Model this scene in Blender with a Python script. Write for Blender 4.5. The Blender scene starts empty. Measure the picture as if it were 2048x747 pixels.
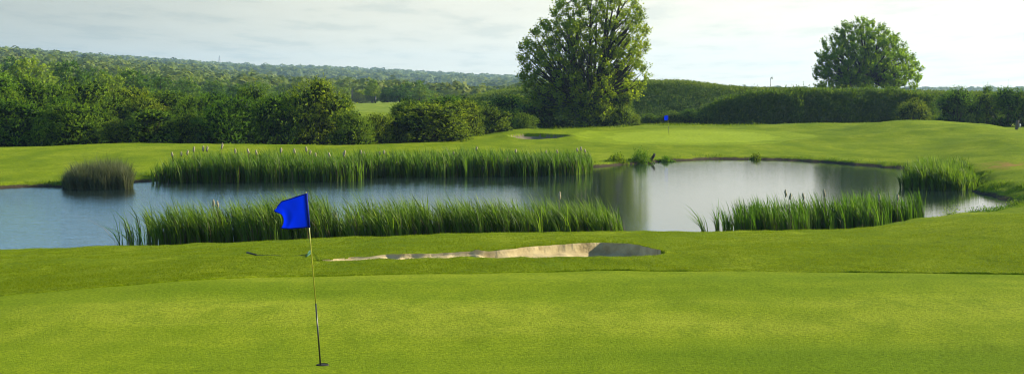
import bpy, math
import numpy as np
from mathutils import Vector

S = bpy.context.scene
C = S.collection
F = 2472.0          # focal length in photo pixels (2048 wide)
HY = 185.0          # horizon row
CAMZ = 5.0
rad = math.radians

def XW(px, Y): return (px - 1024.0) / F * Y
def ZW(py, Y): return CAMZ - (py - HY) / F * Y

# ------------------------------------------------------------------ noise
def _hash(ix, iy, seed):
    h = (ix.astype(np.int64) * 374761393 + iy.astype(np.int64) * 668265263 + seed * 1442695041) & 0xFFFFFFFF
    h = ((h ^ (h >> 13)) * 1274126177) & 0xFFFFFFFF
    h = (h ^ (h >> 16)) & 0xFFFFFFFF
    return h / 4294967295.0
def vnoise(x, y, seed=0):
    x = np.asarray(x, float); y = np.asarray(y, float)
    ix = np.floor(x); iy = np.floor(y); fx = x - ix; fy = y - iy
    fx = fx * fx * (3 - 2 * fx); fy = fy * fy * (3 - 2 * fy)
    a = _hash(ix, iy, seed); b = _hash(ix + 1, iy, seed); c = _hash(ix, iy + 1, seed); d = _hash(ix + 1, iy + 1, seed)
    return (a * (1 - fx) + b * fx) * (1 - fy) + (c * (1 - fx) + d * fx) * fy * 1.0
def fbm(x, y, seed=0, o=3):
    s = 0; a = 1; t = 0
    for k in range(o):
        s = s + a * vnoise(x * 2 ** k, y * 2 ** k, seed + k * 17); t += a; a *= .5
    return s / t
def smooth(e0, e1, x):
    t = np.clip((x - e0) / (e1 - e0), 0, 1); return t * t * (3 - 2 * t)

# ------------------------------------------------------------------ pchip
def pchip(xk, yk, x):
    xk = np.asarray(xk, float); yk = np.asarray(yk, float); x = np.clip(x, xk[0], xk[-1])
    h = np.diff(xk); d = np.diff(yk) / h
    m = np.zeros_like(yk); m[0] = d[0]; m[-1] = d[-1]
    for i in range(1, len(xk) - 1):
        if d[i - 1] * d[i] > 0:
            w1 = 2 * h[i] + h[i - 1]; w2 = h[i] + 2 * h[i - 1]
            m[i] = (w1 + w2) / (w1 / d[i - 1] + w2 / d[i])
    i = np.clip(np.searchsorted(xk, x, side='right') - 1, 0, len(xk) - 2)
    t = (x - xk[i]) / h[i]
    return ((1 + 2 * t) * (1 - t) ** 2 * yk[i] + t * (1 - t) ** 2 * h[i] * m[i] + t * t * (3 - 2 * t) * yk[i + 1] + t * t * (t - 1) * h[i] * m[i + 1])

# ------------------------------------------------------------------ terrain profiles: column px -> [(Y, z)]
FARL = lambda a, b, c, d, e: [(600, a), (1000, b), (1300, c), (1900, d), (2600, e), (3300, e - 10), (4500, -30), (7000, -60)]
PROF = {
    -300: [(-15, 1.7), (14, 1.67), (20, 1.5), (28, 1.0), (34, .45), (40, .3), (65, .25), (72, .5), (82, .7), (92, .75), (105, .3), (130, 0), (190, 1.5), (260, 3), (350, 4)] + FARL(14, 28, 42, 60, 76),
    0:    [(-15, 1.7), (14, 1.67), (20, 1.58), (28, 1.14), (34, .60), (40, .3), (65, .2), (72, .45), (82, .78), (90, .88), (103, .3), (130, 0), (190, 1.2), (260, 3), (350, 4)] + FARL(12, 26, 37, 56, 74),
    250:  [(-15, 1.7), (14, 1.67), (21, 1.62), (28, 1.24), (34, .72), (40, .3), (68, .2), (76, .55), (85, .88), (96, 1.0), (108, .3), (130, 0), (190, .8), (260, 2.4), (350, 3)] + FARL(8, 17, 27, 45, 61),
    500:  [(-15, 1.7), (14, 1.67), (21.5, 1.66), (28, 1.34), (34, .85), (40, .3), (72, .2), (80, .5), (88, .75), (97, .82), (108, .3), (130, 0), (190, .5), (260, 2), (350, 2.2)] + FARL(2, 8, 15, 31, 47),
    700:  [(-15, 1.7), (14, 1.67), (22, 1.67), (25, 1.60), (28, 1.43), (34, .98), (40, .3), (75, .2), (84, .45), (98, .72), (112, .3), (150, 0), (200, 1.2), (245, 2.05), (300, 2.35), (350, 1.8)] + FARL(0, 2, 10, 24, 42),
    850:  [(-15, 1.7), (14, 1.67), (22, 1.68), (25, 1.64), (28, 1.46), (34, 1.05), (40, .3), (78, .2), (88, .35), (105, .6), (120, .5), (150, .3), (180, .8), (200, 1.3), (245, 2.0), (300, 2.3), (350, 1.5)] + FARL(-1, 0, 6, 18, 33),
    950:  [(-15, 1.7), (14, 1.67), (22, 1.68), (25, 1.65), (28, 1.47), (34, 1.08), (40, .3), (80, .2), (92, .35), (106, .5), (117, .78), (135, .6), (160, .6), (174, 1.2), (190, 4.2), (210, 4.5), (260, 2)] + FARL(-1, 0, 4, 14, 28),
    1050: [(-15, 1.7), (14, 1.67), (22, 1.68), (25, 1.66), (28, 1.48), (34, 1.10), (40, .3), (82, .2), (94, .35), (112, .48), (118, .62), (125, 1.1), (132, .95), (150, .6), (170, .8), (190, 5.4), (210, 5.8), (260, 3)] + FARL(-1, 0, 3, 12, 24),
    1150: [(-15, 1.7), (14, 1.67), (22, 1.68), (25, 1.66), (28, 1.5), (34, 1.13), (40, .3), (83, .2), (94, .35), (112, .5), (120, .72), (126, 1.0), (134, .95), (150, .8), (172, .9), (190, 6.2), (210, 6.4), (260, 4)] + FARL(-1, 0, 2, 10, 18),
    1220: [(-15, 1.7), (14, 1.67), (22, 1.69), (25, 1.67), (28, 1.5), (34, 1.14), (40, .3), (85, .2), (95, .35), (111, .5), (126, .75), (140, .9), (150, .9), (165, .8), (174, .9), (189, 6.4), (210, 6.7), (260, 4)] + FARL(-1, 0, 2, 8, 16),
    1330: [(-15, 1.7), (14, 1.67), (22, 1.69), (25, 1.67), (28, 1.5), (34, 1.14), (40, .3), (89, .2), (97, .38), (111, .5), (126, .72), (135, .9), (150, .9), (165, .82), (174, .8), (189, 6.4), (212, 6.7), (260, 4)] + FARL(-1, 0, 2, 4, 8),
    1500: [(-15, 1.7), (14, 1.67), (22, 1.70), (25, 1.68), (28, 1.52), (34, 1.14), (40, .35), (93, .2), (100, .38), (113, .5), (128, .75), (138, .9), (150, .88), (165, .8), (175, .8), (190, 5.3), (212, 5.6), (260, 4)] + FARL(-1, 0, 0, -2, -2),
    1650: [(-15, 1.7), (14, 1.68), (22, 1.70), (25, 1.69), (28, 1.54), (34, 1.16), (41, .4), (88, .2), (98, .42), (112, .55), (124, .9), (132, 1.0), (140, 1.32), (150, 1.1), (165, .8), (175, .8), (190, 5.2), (212, 5.4), (260, 4)] + FARL(-1, 0, 0, -2, -2),
    1850: [(-15, 1.7), (14, 1.68), (22, 1.71), (25, 1.70), (28, 1.58), (34, 1.29), (42, .7), (62, .25), (80, .35), (90, .6), (102, .95), (116, 1.35), (124, 1.75), (131, 1.98), (142, 1.6), (160, .9), (175, .9), (190, 4.9), (212, 5.0), (260, 4)] + FARL(-1, 0, 0, -2, -4),
    1960: [(-15, 1.7), (14, 1.68), (22, 1.71), (26, 1.7), (30, 1.6), (34, 1.42), (42, .85), (50, .3), (62, .35), (75, .8), (90, 1.1), (104, 1.35), (116, 1.65), (124, 1.8), (136, 1.4), (155, .9), (175, .9), (190, 4.7), (212, 4.8), (260, 4)] + FARL(-1, 0, 0, -2, -4),
    2048: [(-15, 1.7), (14, 1.68), (22, 1.71), (26, 1.72), (30, 1.66), (34, 1.50), (41, .98), (47, .62), (53, .4), (60, .6), (72, 1.0), (86, 1.35), (100, 1.5), (110, 1.52), (122, 1.2), (150, .9), (175, .9), (190, 4.5), (212, 4.6), (260, 4)] + FARL(-1, 0, 0, -2, -4),
    2350: [(-15, 1.7), (14, 1.70), (22, 1.75), (30, 1.75), (34, 1.65), (41, 1.3), (47, 1.1), (53, 1.0), (60, 1.1), (72, 1.3), (86, 1.5), (100, 1.6), (110, 1.6), (122, 1.3), (150, .9), (175, .9), (190, 4.3), (212, 4.4), (260, 4)] + FARL(-1, 0, 0, -2, -4),
}
_pk = sorted(PROF)
_sY = np.linspace(math.log(10.0), math.log(7025.0), 1500)      # s = log(Y + 25)
_Yg = np.exp(_sY) - 25
_rows = np.array([pchip([a for a, b in PROF[p]], [b for a, b in PROF[p]], _Yg) for p in _pk])
_pg = np.arange(-300, 2351, 10.0)
_T = np.array([pchip(_pk, _rows[:, j], _pg) for j in range(len(_sY))])   # (sY, px)

def base_h(x, y):
    x = np.asarray(x, float); y = np.asarray(y, float)
    px = 1024 + F * x / np.maximum(y, 12.0)
    u = np.clip((px + 300) / 10.0, 0, len(_pg) - 1.001)
    v = np.clip((np.log(np.maximum(y, -14.9) + 25) - _sY[0]) / (_sY[1] - _sY[0]), 0, len(_sY) - 1.001)
    iu = u.astype(int); iv = v.astype(int); fu = u - iu; fv = v - iv
    return (_T[iv, iu] * (1 - fv) + _T[iv + 1, iu] * fv) * (1 - fu) + (_T[iv, iu + 1] * (1 - fv) + _T[iv + 1, iu + 1] * fv) * fu

SHORE = [(-450, 50), (-300, 41), (0, 37.0), (300, 37.5), (600, 38.5), (900, 39), (1200, 39.5), (1500, 40.5), (1700, 42), (1790, 43.5), (1845, 45.3),
         (1900, 47.3), (1960, 49.3), (2020, 51.0), (2050, 53.0), (2042, 55.6), (2010, 57.6), (1978, 60.0), (1950, 62.0), (1944, 66), (1900, 74), (1800, 81.5), (1700, 86.5), (1600, 90.5), (1500, 93), (1400, 93),
         (1330, 90.5), (1270, 87), (1200, 84), (1100, 81), (900, 79), (700, 77), (500, 74), (330, 71), (292, 69.5), (262, 67.6), (200, 66.5), (120, 65.4), (60, 65.8), (0, 65), (-200, 62), (-400, 57)]
SP = np.array([(XW(p, Y), Y) for p, Y in SHORE])
def poly_sd(P, x, y):
    """signed distance to polygon, negative inside"""
    x = np.asarray(x, float); y = np.asarray(y, float)
    d2 = np.full(x.shape, 1e18); inside = np.zeros(x.shape, bool)
    n = len(P)
    for i in range(n):
        ax, ay = P[i]; bx, by = P[(i + 1) % n]
        ex, ey = bx - ax, by - ay
        t = np.clip(((x - ax) * ex + (y - ay) * ey) / (ex * ex + ey * ey), 0, 1)
        dx = x - ax - t * ex; dy = y - ay - t * ey
        d2 = np.minimum(d2, dx * dx + dy * dy)
        c = ((ay > y) != (by > y)) & (x < (bx - ax) * (y - ay) / ((by - ay) if by != ay else 1e-9) + ax)
        inside ^= c
    d = np.sqrt(d2)
    return np.where(inside, -d, d)
def shore_sd(x, y):
    x = np.asarray(x, float); y = np.asarray(y, float)
    out = np.full(x.shape, 30.0)
    m = (y > 30) & (y < 102) & (x > -42) & (x < 36)
    if m.any():
        sd = poly_sd(SP, x[m], y[m]) + (fbm(x[m] * .5, y[m] * .5, 5) - .5) * 1.6 + (vnoise(x[m] * 2.2, y[m] * 2.2, 8) - .5) * .35
        out[m] = sd
    return out

# near bunker
BK_X = [640, 700, 850, 1000, 1120, 1200, 1280, 1326]
BK_B = [25.25, 25.65, 26.0, 26.6, 27.8, 28.5, 27.8, 25.9]
BK_F = [25.1, 25.0, 24.9, 25.0, 25.0, 25.0, 25.05, 25.6]
BK_D = [.06, .13, .2, .30, .52, .72, .75, .6]
def bunker_v(x, y):
    px = 1024 + F * x / np.maximum(y, 12.0)
    yb = np.interp(px, BK_X, BK_B); yf = np.interp(px, BK_X, BK_F)
    j = (fbm(x * 1.9, y * .0 + 3, 31) - .5) * .6
    return px, (y - yf + j * .5) / np.maximum(yb - yf, .05), np.interp(px, BK_X, BK_D)
def bunker_in(x, y):
    px, v, d = bunker_v(x, y)
    return (px > 640) & (px < 1326) & (v > 0) & (v < 1.001)
# far bunker (polygon in px, Y)
FB = np.array([(XW(p, Y), Y) for p, Y in [(1018, 117.0), (1040, 115.2), (1070, 114.8), (1110, 115.6), (1143, 117.4), (1120, 118.6), (1080, 119.6), (1045, 119.6), (1026, 118.6)]])
# greens
GE_X = [-400, 0, 300, 620, 860, 1000, 1200, 1500, 1800, 2048, 2500]
GE_PY = [640, 597, 575, 556, 551, 547, 543, 543, 548, 555, 575]
_ge_y = []
for _p, _q in zip(GE_X, GE_PY):
    ys = np.linspace(14, 27, 400); zz = base_h(XW(_p, ys), ys)
    _ge_y.append(float(ys[np.argmin(np.abs(zz - ZW(_q, ys)))]))
def green_d(x, y):
    """distance beyond the near green's edge (positive = rough)"""
    px = 1024 + F * x / np.maximum(y, 12.0)
    return y - pchip(GE_X, _ge_y, px)
FG = np.array([(XW(p, Y), Y) for p, Y in [(1205, 121), (1225, 115), (1280, 111.5), (1380, 110.5), (1480, 112), (1545, 116), (1560, 121), (1540, 127), (1480, 132.5), (1380, 134), (1290, 131.5), (1235, 127)]])

def H(x, y):
    x = np.atleast_1d(np.asarray(x, float)); y = np.atleast_1d(np.asarray(y, float))
    h = base_h(x, y)
    # rolling undulation of the turf
    und = (fbm(x * .07 + 4, y * .05, 41) - .5) * np.interp(y, [10, 40, 90, 160, 400, 3000], [.10, .12, .22, .35, 1.5, 14])
    gd = green_d(x, y)
    h = h + und * np.where((y > 60) | (y < 40), 1, .6) * smooth(-2, 6, y - 12)
    rough = smooth(-.003, .03, gd)
    h = h + rough * (.010 + .013 * smooth(.3, .6, fbm(x * .22, x * 0 + 2, 53)) + (fbm(x * 1.1, y * 1.1, 51) - .5) * .07 * smooth(0, 1, gd) + (vnoise(x * 4, y * 4, 52) - .5) * .02) * np.interp(y, [0, 60, 130], [1, 1.5, .4])
    h = h + (fbm(x * .6, y * .35, 77) - .5) * .05 + (fbm(x * .10 + 9, y * .42, 78, 2) - .5) * .17 * smooth(12, 15, y) * smooth(24.5, 21, y)
    for mp, mY, ma, sx_, sy_ in ((1690, 112, .42, 6, 3.5), (1560, 141, .35, 7, 4), (1775, 128, .30, 5, 4), (1905, 112, .38, 6, 4), (1990, 93, .30, 4, 4), (1800, 98, -.22, 6, 4), (1450, 104, .15, 9, 3), (1090, 128, .2, 6, 3)):
        h = h + ma * np.exp(-((x - XW(mp, mY)) / sx_) ** 2 - ((y - mY) / sy_) ** 2)
    # near bunker
    m = (y > 24) & (y < 30.5) & (np.abs(x) < 9)
    if m.any():
        xm, ym = x[m], y[m]
        px, v, d = bunker_v(xm, ym)
        inb = (px > 630) & (px < 1326) & (v > -.02) & (v < .999)
        prof = np.interp(v, [0, .12, .35, .62, .9, .985, 1.0], [0, .35, .95, 1.0, .42, .26, 0])
        endr = smooth(1326, 1305, px) * smooth(630, 660, px)
        sand = (fbm(xm * 2.6, ym * 2.2, 61) - .5) * .32 + (vnoise(xm * 5, ym * 5, 62) - .5) * .14
        sand = sand - .07 * smooth(.60, .78, vnoise(xm * 3.3, ym * 2.6, 64)) + .03 * smooth(.55, .75, vnoise(xm * 2.7 + 5, ym * 3.2, 65))
        sand = sand * smooth(1250, 1100, px) + (fbm(xm * 2, ym * 2, 63) - .5) * .05
        hh = h[m]
        hh = np.where(inb, hh - d * prof * endr + sand * np.clip(v * 4, 0, 1) * np.clip((1 - v) * 5, 0, 1), hh)
        # raised turf lip
        hh = hh + np.where((px > 950) & (px < 1350), .05 * np.exp(-((v - 1.05) / .10) ** 2) * (v > .99), 0)
        h[m] = hh
    # far bunker
    m = (y > 106) & (y < 126) & (x > -8) & (x < 10)
    if m.any():
        sd = poly_sd(FB, x[m], y[m])
        h[m] = h[m] - .65 * smooth(.10, -1.0, sd) * smooth(XW(990, 115), XW(1100, 115), x[m])
        h[m] = h[m] + .3 * smooth(2.4, .2, sd) * (sd > 0) * smooth(113, 118, y[m])
    # shore
    sd = shore_sd(x, y)
    w = np.interp(y, [40, 55, 70], [1.7, 1.6, 1.2])
    k = smooth(0.0, 1.0, sd / w)
    cap = .10 + (fbm(x * 1.7, y * 1.7, 71) - .5) * .10
    lift = smooth(-.25, .25, sd) * np.maximum(cap, .03) + smooth(.1, .6, sd) * .12
    h2 = np.where(sd > 0, np.minimum(h, lift) * (1 - k) + h * k, lift + np.maximum(sd, -2.5) * .35)
    near = sd < 8
    h = np.where(near, h2, h)
    far = (y > 45) & (y < 110) & (sd > 0) & (sd < 25)
    h = np.where(far, np.maximum(h, np.minimum(lift, .3)), h)
    return h
def Hs(x, y): return float(H(x, y)[0])

# ------------------------------------------------------------------ object helpers
def tag(o, label=None, cat=None, group=None, kind=None):
    if label: o['label'] = label
    if cat: o['category'] = cat
    if group: o['group'] = group
    if kind: o['kind'] = kind
    return o
def obj(name, me, parent=None, loc=None):
    o = bpy.data.objects.new(name, me); C.objects.link(o)
    if parent: o.parent = parent
    if loc is not None: o.location = loc
    return o
def empty(name, loc, rz=0, scale=None):
    o = bpy.data.objects.new(name, None); C.objects.link(o); o.location = loc; o.rotation_euler = (0, 0, rz)
    o.empty_display_size = .3
    if scale: o.scale = scale
    return o
def copy_tree(o, parent=None):
    c = o.copy(); C.objects.link(c); c.parent = parent
    for ch in [q for q in o.children]: copy_tree(ch, c)
    return c
def mesh(name, V, Fc, mats, rnd=None, smooth_=False, midx=None):
    """V (n,3); Fc (m,k) quads or tris; rnd per-vertex attribute"""
    V = np.asarray(V, np.float32); Fc = np.asarray(Fc, np.int32)
    me = bpy.data.meshes.new(name)
    n, k = Fc.shape
    me.vertices.add(len(V)); me.vertices.foreach_set('co', V.ravel())
    me.loops.add(n * k); me.loops.foreach_set('vertex_index', Fc.ravel())
    me.polygons.add(n); me.polygons.foreach_set('loop_start', np.arange(0, n * k, k, dtype=np.int32))
    if smooth_: me.polygons.foreach_set('use_smooth', np.ones(n, bool))
    if midx is not None: me.polygons.foreach_set('material_index', np.asarray(midx, np.int32))
    me.update(calc_edges=True)
    if rnd is not None:
        a = me.attributes.new('rnd', 'FLOAT', 'POINT'); a.data.foreach_set('value', np.asarray(rnd, np.float32))
    for m in (mats if isinstance(mats, (list, tuple)) else [mats]): me.materials.append(m)
    return me
class Geo:
    """collects quads"""
    def __init__(s): s.V = []; s.F = []; s.R = []; s.M = []; s.n = 0
    def add(s, V, Fc, r=None, mi=0):
        V = np.asarray(V, float); Fc = np.asarray(Fc, int)
        s.V.append(V); s.F.append(Fc + s.n); s.n += len(V)
        s.R.append(np.full(len(V), .5) if r is None else np.asarray(r, float)); s.M.append(np.full(len(Fc), mi))
    def mesh(s, name, mats, smooth_=False):
        return mesh(name, np.concatenate(s.V), np.concatenate(s.F), mats, np.concatenate(s.R), smooth_, np.concatenate(s.M))
def norm(v): return v / np.maximum(np.linalg.norm(v, axis=-1, keepdims=True), 1e-9)
def leaf_quads(g, P, D, N, L, W, r, mi=0):
    """diamond leaves at P along D, face normal about N"""
    D = norm(D); Sd = norm(np.cross(D, N)); n = len(P)
    L = np.broadcast_to(np.asarray(L, float), (n,))[:, None]; W = np.broadcast_to(np.asarray(W, float), (n,))[:, None]
    V = np.stack([P, P + D * L * .45 + Sd * W * .5, P + D * L, P + D * L * .45 - Sd * W * .5], 1).reshape(-1, 3)
    Fc = np.arange(n * 4).reshape(n, 4)
    g.add(V, Fc, np.repeat(r, 4), mi)
def tube(g, pts, radii, k=6, mi=0, r=.5, cap=True):
    pts = np.asarray(pts, float); n = len(pts)
    T = norm(np.gradient(pts, axis=0))
    up = np.array([0.0, 0, 1]); ref = np.array([1.0, 0, 0]) if abs(T[0] @ up) > .9 else up
    V = []
    for i in range(n):
        a = norm(np.cross(T[i], ref)); b = np.cross(T[i], a)
        for j in range(k):
            th = 2 * math.pi * j / k
            V.append(pts[i] + radii[i] * (math.cos(th) * a + math.sin(th) * b))
    Fc = []
    for i in range(n - 1):
        for j in range(k):
            Fc.append((i * k + j, i * k + (j + 1) % k, (i + 1) * k + (j + 1) % k, (i + 1) * k + j))
    if cap:
        V.append(pts[-1]); V.append(pts[0])
        e = n * k
        for j in range(0, k, 2):
            Fc.append(((n - 1) * k + j, (n - 1) * k + (j + 1) % k, (n - 1) * k + (j + 2) % k, e))
            Fc.append((e + 1, (j + 2) % k, (j + 1) % k, j))
    g.add(V, Fc, np.full(len(V), r), mi)

# ------------------------------------------------------------------ materials
def newmat(name):
    m = bpy.data.materials.new(name); m.use_nodes = True; nt = m.node_tree; nt.nodes.clear()
    out = nt.nodes.new('ShaderNodeOutputMaterial'); return m, nt, out
def nd(nt, t, **kw):
    n = nt.nodes.new(t)
    for k, v in kw.items(): setattr(n, k, v)
    return n
def ramp(nt, src, stops, interp='LINEAR'):
    r = nd(nt, 'ShaderNodeValToRGB'); r.color_ramp.interpolation = interp
    e = r.color_ramp.elements
    e[0].position, e[0].color = stops[0][0], (*stops[0][1], 1)
    e[1].position, e[1].color = stops[-1][0], (*stops[-1][1], 1)
    for p, c in stops[1:-1]:
        q = e.new(p); q.color = (*c, 1)
    nt.links.new(src, r.inputs[0]); return r.outputs[0]
def noise(nt, vec, scale, detail=3, rough=.55, out='Fac'):
    n = nd(nt, 'ShaderNodeTexNoise'); n.inputs['Scale'].default_value = scale; n.inputs['Detail'].default_value = detail
    n.inputs['Roughness'].default_value = rough
    nt.links.new(vec, n.inputs['Vector']); return n.outputs[out]
def mapping(nt, vec, scale=(1, 1, 1), rot=(0, 0, 0)):
    m = nd(nt, 'ShaderNodeMapping'); m.inputs['Scale'].default_value = scale; m.inputs['Rotation'].default_value = rot
    nt.links.new(vec, m.inputs['Vector']); return m.outputs[0]
def mixc(nt, f, a, b, mode='MIX'):
    m = nd(nt, 'ShaderNodeMix', data_type='RGBA', blend_type=mode)
    def put(i, v):
        if hasattr(v, 'is_linked') or hasattr(v, 'links'): nt.links.new(v, m.inputs[i])
        else: m.inputs[i].default_value = v if i == 0 else (*v, 1)
    put(0, f); put(6, a); put(7, b); return m.outputs[2]
def math_(nt, op, a, b=None, clamp=False):
    m = nd(nt, 'ShaderNodeMath', operation=op); m.use_clamp = clamp
    for i, v in enumerate((a, b)):
        if v is None: continue
        if isinstance(v, (int, float)): m.inputs[i].default_value = v
        else: nt.links.new(v, m.inputs[i])
    return m.outputs[0]
def mrange(nt, v, a, b, c=0.0, d=1.0):
    m = nd(nt, 'ShaderNodeMapRange', interpolation_type='SMOOTHSTEP')
    nt.links.new(v, m.inputs[0])
    for i, q in zip((1, 2, 3, 4), (a, b, c, d)): m.inputs[i].default_value = q
    return m.outputs[0]
def bump(nt, h, strength, dist, nrm=None):
    b = nd(nt, 'ShaderNodeBump'); b.inputs['Strength'].default_value = strength; b.inputs['Distance'].default_value = dist
    nt.links.new(h, b.inputs['Height'])
    if nrm: nt.links.new(nrm, b.inputs['Normal'])
    return b.outputs[0]

def leaf_mat(name, cols, trans=.45, tcol=None, rough=.6, spec=.08, objvar=.14, gloss=True):
    m, nt, out = newmat(name)
    at = nd(nt, 'ShaderNodeAttribute'); at.attribute_name = 'rnd'
    oi = nd(nt, 'ShaderNodeObjectInfo')
    n = len(cols)
    c = ramp(nt, at.outputs['Fac'], [(i / (n - 1), cols[i]) for i in range(n)])
    hs = nd(nt, 'ShaderNodeHueSaturation')
    nt.links.new(c, hs.inputs['Color'])
    nt.links.new(mrange(nt, oi.outputs['Random'], 0, 1, 1 - objvar, 1 + objvar), hs.inputs['Value'])
    nt.links.new(mrange(nt, oi.outputs['Random'], 0, 1, .5 + .022, .5 - .022), hs.inputs['Hue'])
    p = nd(nt, 'ShaderNodeBsdfPrincipled'); p.inputs['Roughness'].default_value = rough
    p.inputs['Specular IOR Level'].default_value = spec
    nt.links.new(hs.outputs[0], p.inputs['Base Color'])
    t = nd(nt, 'ShaderNodeBsdfTranslucent')
    tc = mixc(nt, 1.0, hs.outputs[0], tcol or (1.35, 1.25, .45), 'MULTIPLY')
    nt.links.new(tc, t.inputs['Color'])
    mx = nd(nt, 'ShaderNodeMixShader'); mx.inputs[0].default_value = trans
    nt.links.new(p.outputs[0], mx.inputs[1]); nt.links.new(t.outputs[0], mx.inputs[2])
    nt.links.new(mx.outputs[0], out.inputs[0]); return m
def plain(name, col, rough=.6, spec=.3, metal=0, bumps=None, var=.15, vs=6):
    m, nt, out = newmat(name)
    tc = nd(nt, 'ShaderNodeTexCoord')
    p = nd(nt, 'ShaderNodeBsdfPrincipled'); p.inputs['Roughness'].default_value = rough; p.inputs['Specular IOR Level'].default_value = spec
    p.inputs['Metallic'].default_value = metal
    f = noise(nt, tc.outputs['Object'], vs, 4)
    c = ramp(nt, f, [(.25, tuple(q * (1 - var) for q in col)), (.75, tuple(q * (1 + var) for q in col))])
    nt.links.new(c, p.inputs['Base Color'])
    if bumps: nt.links.new(bump(nt, noise(nt, tc.outputs['Object'], bumps[0], 4), bumps[1], bumps[2]), p.inputs['Normal'])
    nt.links.new(p.outputs[0], out.inputs[0]); return m

GR = 1.0
def grass_mat(name, c1, c2, c3, fine=9.0, stripes=0, con=1.0, mud=False, dry=False, bs=.5, bd=.02, stretch=(1, .45, 1)):
    m, nt, out = newmat(name)
    g = nd(nt, 'ShaderNodeNewGeometry'); pos = g.outputs['Position']
    a = noise(nt, mapping(nt, pos, stretch), .35, 5, .6)
    b = noise(nt, pos, fine, 6, .7)
    c = noise(nt, mapping(nt, pos, (1, .6, 1)), 1.7, 4, .6)
    col = ramp(nt, a, [(.36, c1), (.5, c2), (.64, c3)])
    col = mixc(nt, mrange(nt, c, .35, .7, 0, .55), col, c1)
    d_ = noise(nt, mapping(nt, pos, (1, .8, 1), (0, 0, .3)), .75, 2, .4)
    col = mixc(nt, mrange(nt, d_, .68, .78, 0, .3), col, tuple(q * .55 for q in c1))
    col = mixc(nt, 1.0, col, ramp(nt, b, [(.3, tuple(1 - con * q for q in (.45, .4, .48))), (.5, (1, 1, 1)), (.7, tuple(1 + con * q for q in (.42, .36, .3)))]), 'MULTIPLY')
    if stripes:
        w = nd(nt, 'ShaderNodeTexWave', wave_type='BANDS', bands_direction='Y'); w.inputs['Scale'].default_value = stripes
        w.inputs['Distortion'].default_value = .6; w.inputs['Detail'].default_value = 1
        nt.links.new(mapping(nt, pos, (.1, 1, 0), (0, 0, .12)), w.inputs['Vector'])
        col = mixc(nt, 1.0, col, ramp(nt, w.outputs['Fac'], [(.35, (.87, .9, .85)), (.65, (1.07, 1.05, 1.05))]), 'MULTIPLY')
    if dry:
        sub = nd(nt, 'ShaderNodeVectorMath', operation='DISTANCE'); nt.links.new(mapping(nt, pos, (1, .35, 0)), sub.inputs[0])
        sub.inputs[1].default_value = (XW(2022, 70), 70 * .35, 0)
        f = math_(nt, 'MULTIPLY', mrange(nt, sub.outputs['Value'], 1.8, .2), mrange(nt, c, .42, .62))
        col = mixc(nt, f, col, (.24, .15, .04))
    if mud:
        sx = nd(nt, 'ShaderNodeSeparateXYZ'); nt.links.new(pos, sx.inputs[0])
        zz = math_(nt, 'ADD', sx.outputs['Z'], math_(nt, 'MULTIPLY', math_(nt, 'SUBTRACT', c, .5), -.16))
        near = mrange(nt, sx.outputs['Y'], 110, 100)
        f = math_(nt, 'MULTIPLY', mrange(nt, zz, .17, .07), near)
        col = mixc(nt, f, col, ramp(nt, b, [(.3, (.030, .022, .013)), (.7, (.075, .06, .04))]))
    p = nd(nt, 'ShaderNodeBsdfPrincipled'); p.inputs['Roughness'].default_value = .85; p.inputs['Specular IOR Level'].default_value = .02
    p.inputs['Sheen Weight'].default_value = .0; p.inputs['Sheen Roughness'].default_value = .4; p.inputs['Sheen Tint'].default_value = (.7, 1, .25, 1)
    nt.links.new(col, p.inputs['Base Color'])
    n1 = bump(nt, b, bs, bd)
    n2 = bump(nt, noise(nt, pos, fine * 4, 2), bs * .8, bd * .35, n1)
    nt.links.new(n2, p.inputs['Normal'])
    nt.links.new(p.outputs[0], out.inputs[0]); return m

M_rough = grass_mat('rough_turf', (.092, .142, .003), (.134, .184, .004), (.175, .22, .010), 12, con=1.3, mud=True, dry=True, bs=.9, bd=.04)
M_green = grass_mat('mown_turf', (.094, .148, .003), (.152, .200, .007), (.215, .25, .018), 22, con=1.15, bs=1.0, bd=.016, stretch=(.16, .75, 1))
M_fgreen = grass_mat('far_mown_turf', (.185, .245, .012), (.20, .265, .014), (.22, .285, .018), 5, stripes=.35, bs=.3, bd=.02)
M_apron = grass_mat('apron_turf', (.14, .195, .006), (.16, .22, .007), (.185, .24, .01), 6, stripes=.25, bs=.4, bd=.02)
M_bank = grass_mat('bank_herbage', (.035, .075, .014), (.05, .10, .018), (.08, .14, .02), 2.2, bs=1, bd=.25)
M_valley = grass_mat('meadow', (.12, .17, .01), (.15, .20, .015), (.19, .22, .03), .5, bs=.3, bd=.1)

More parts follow.
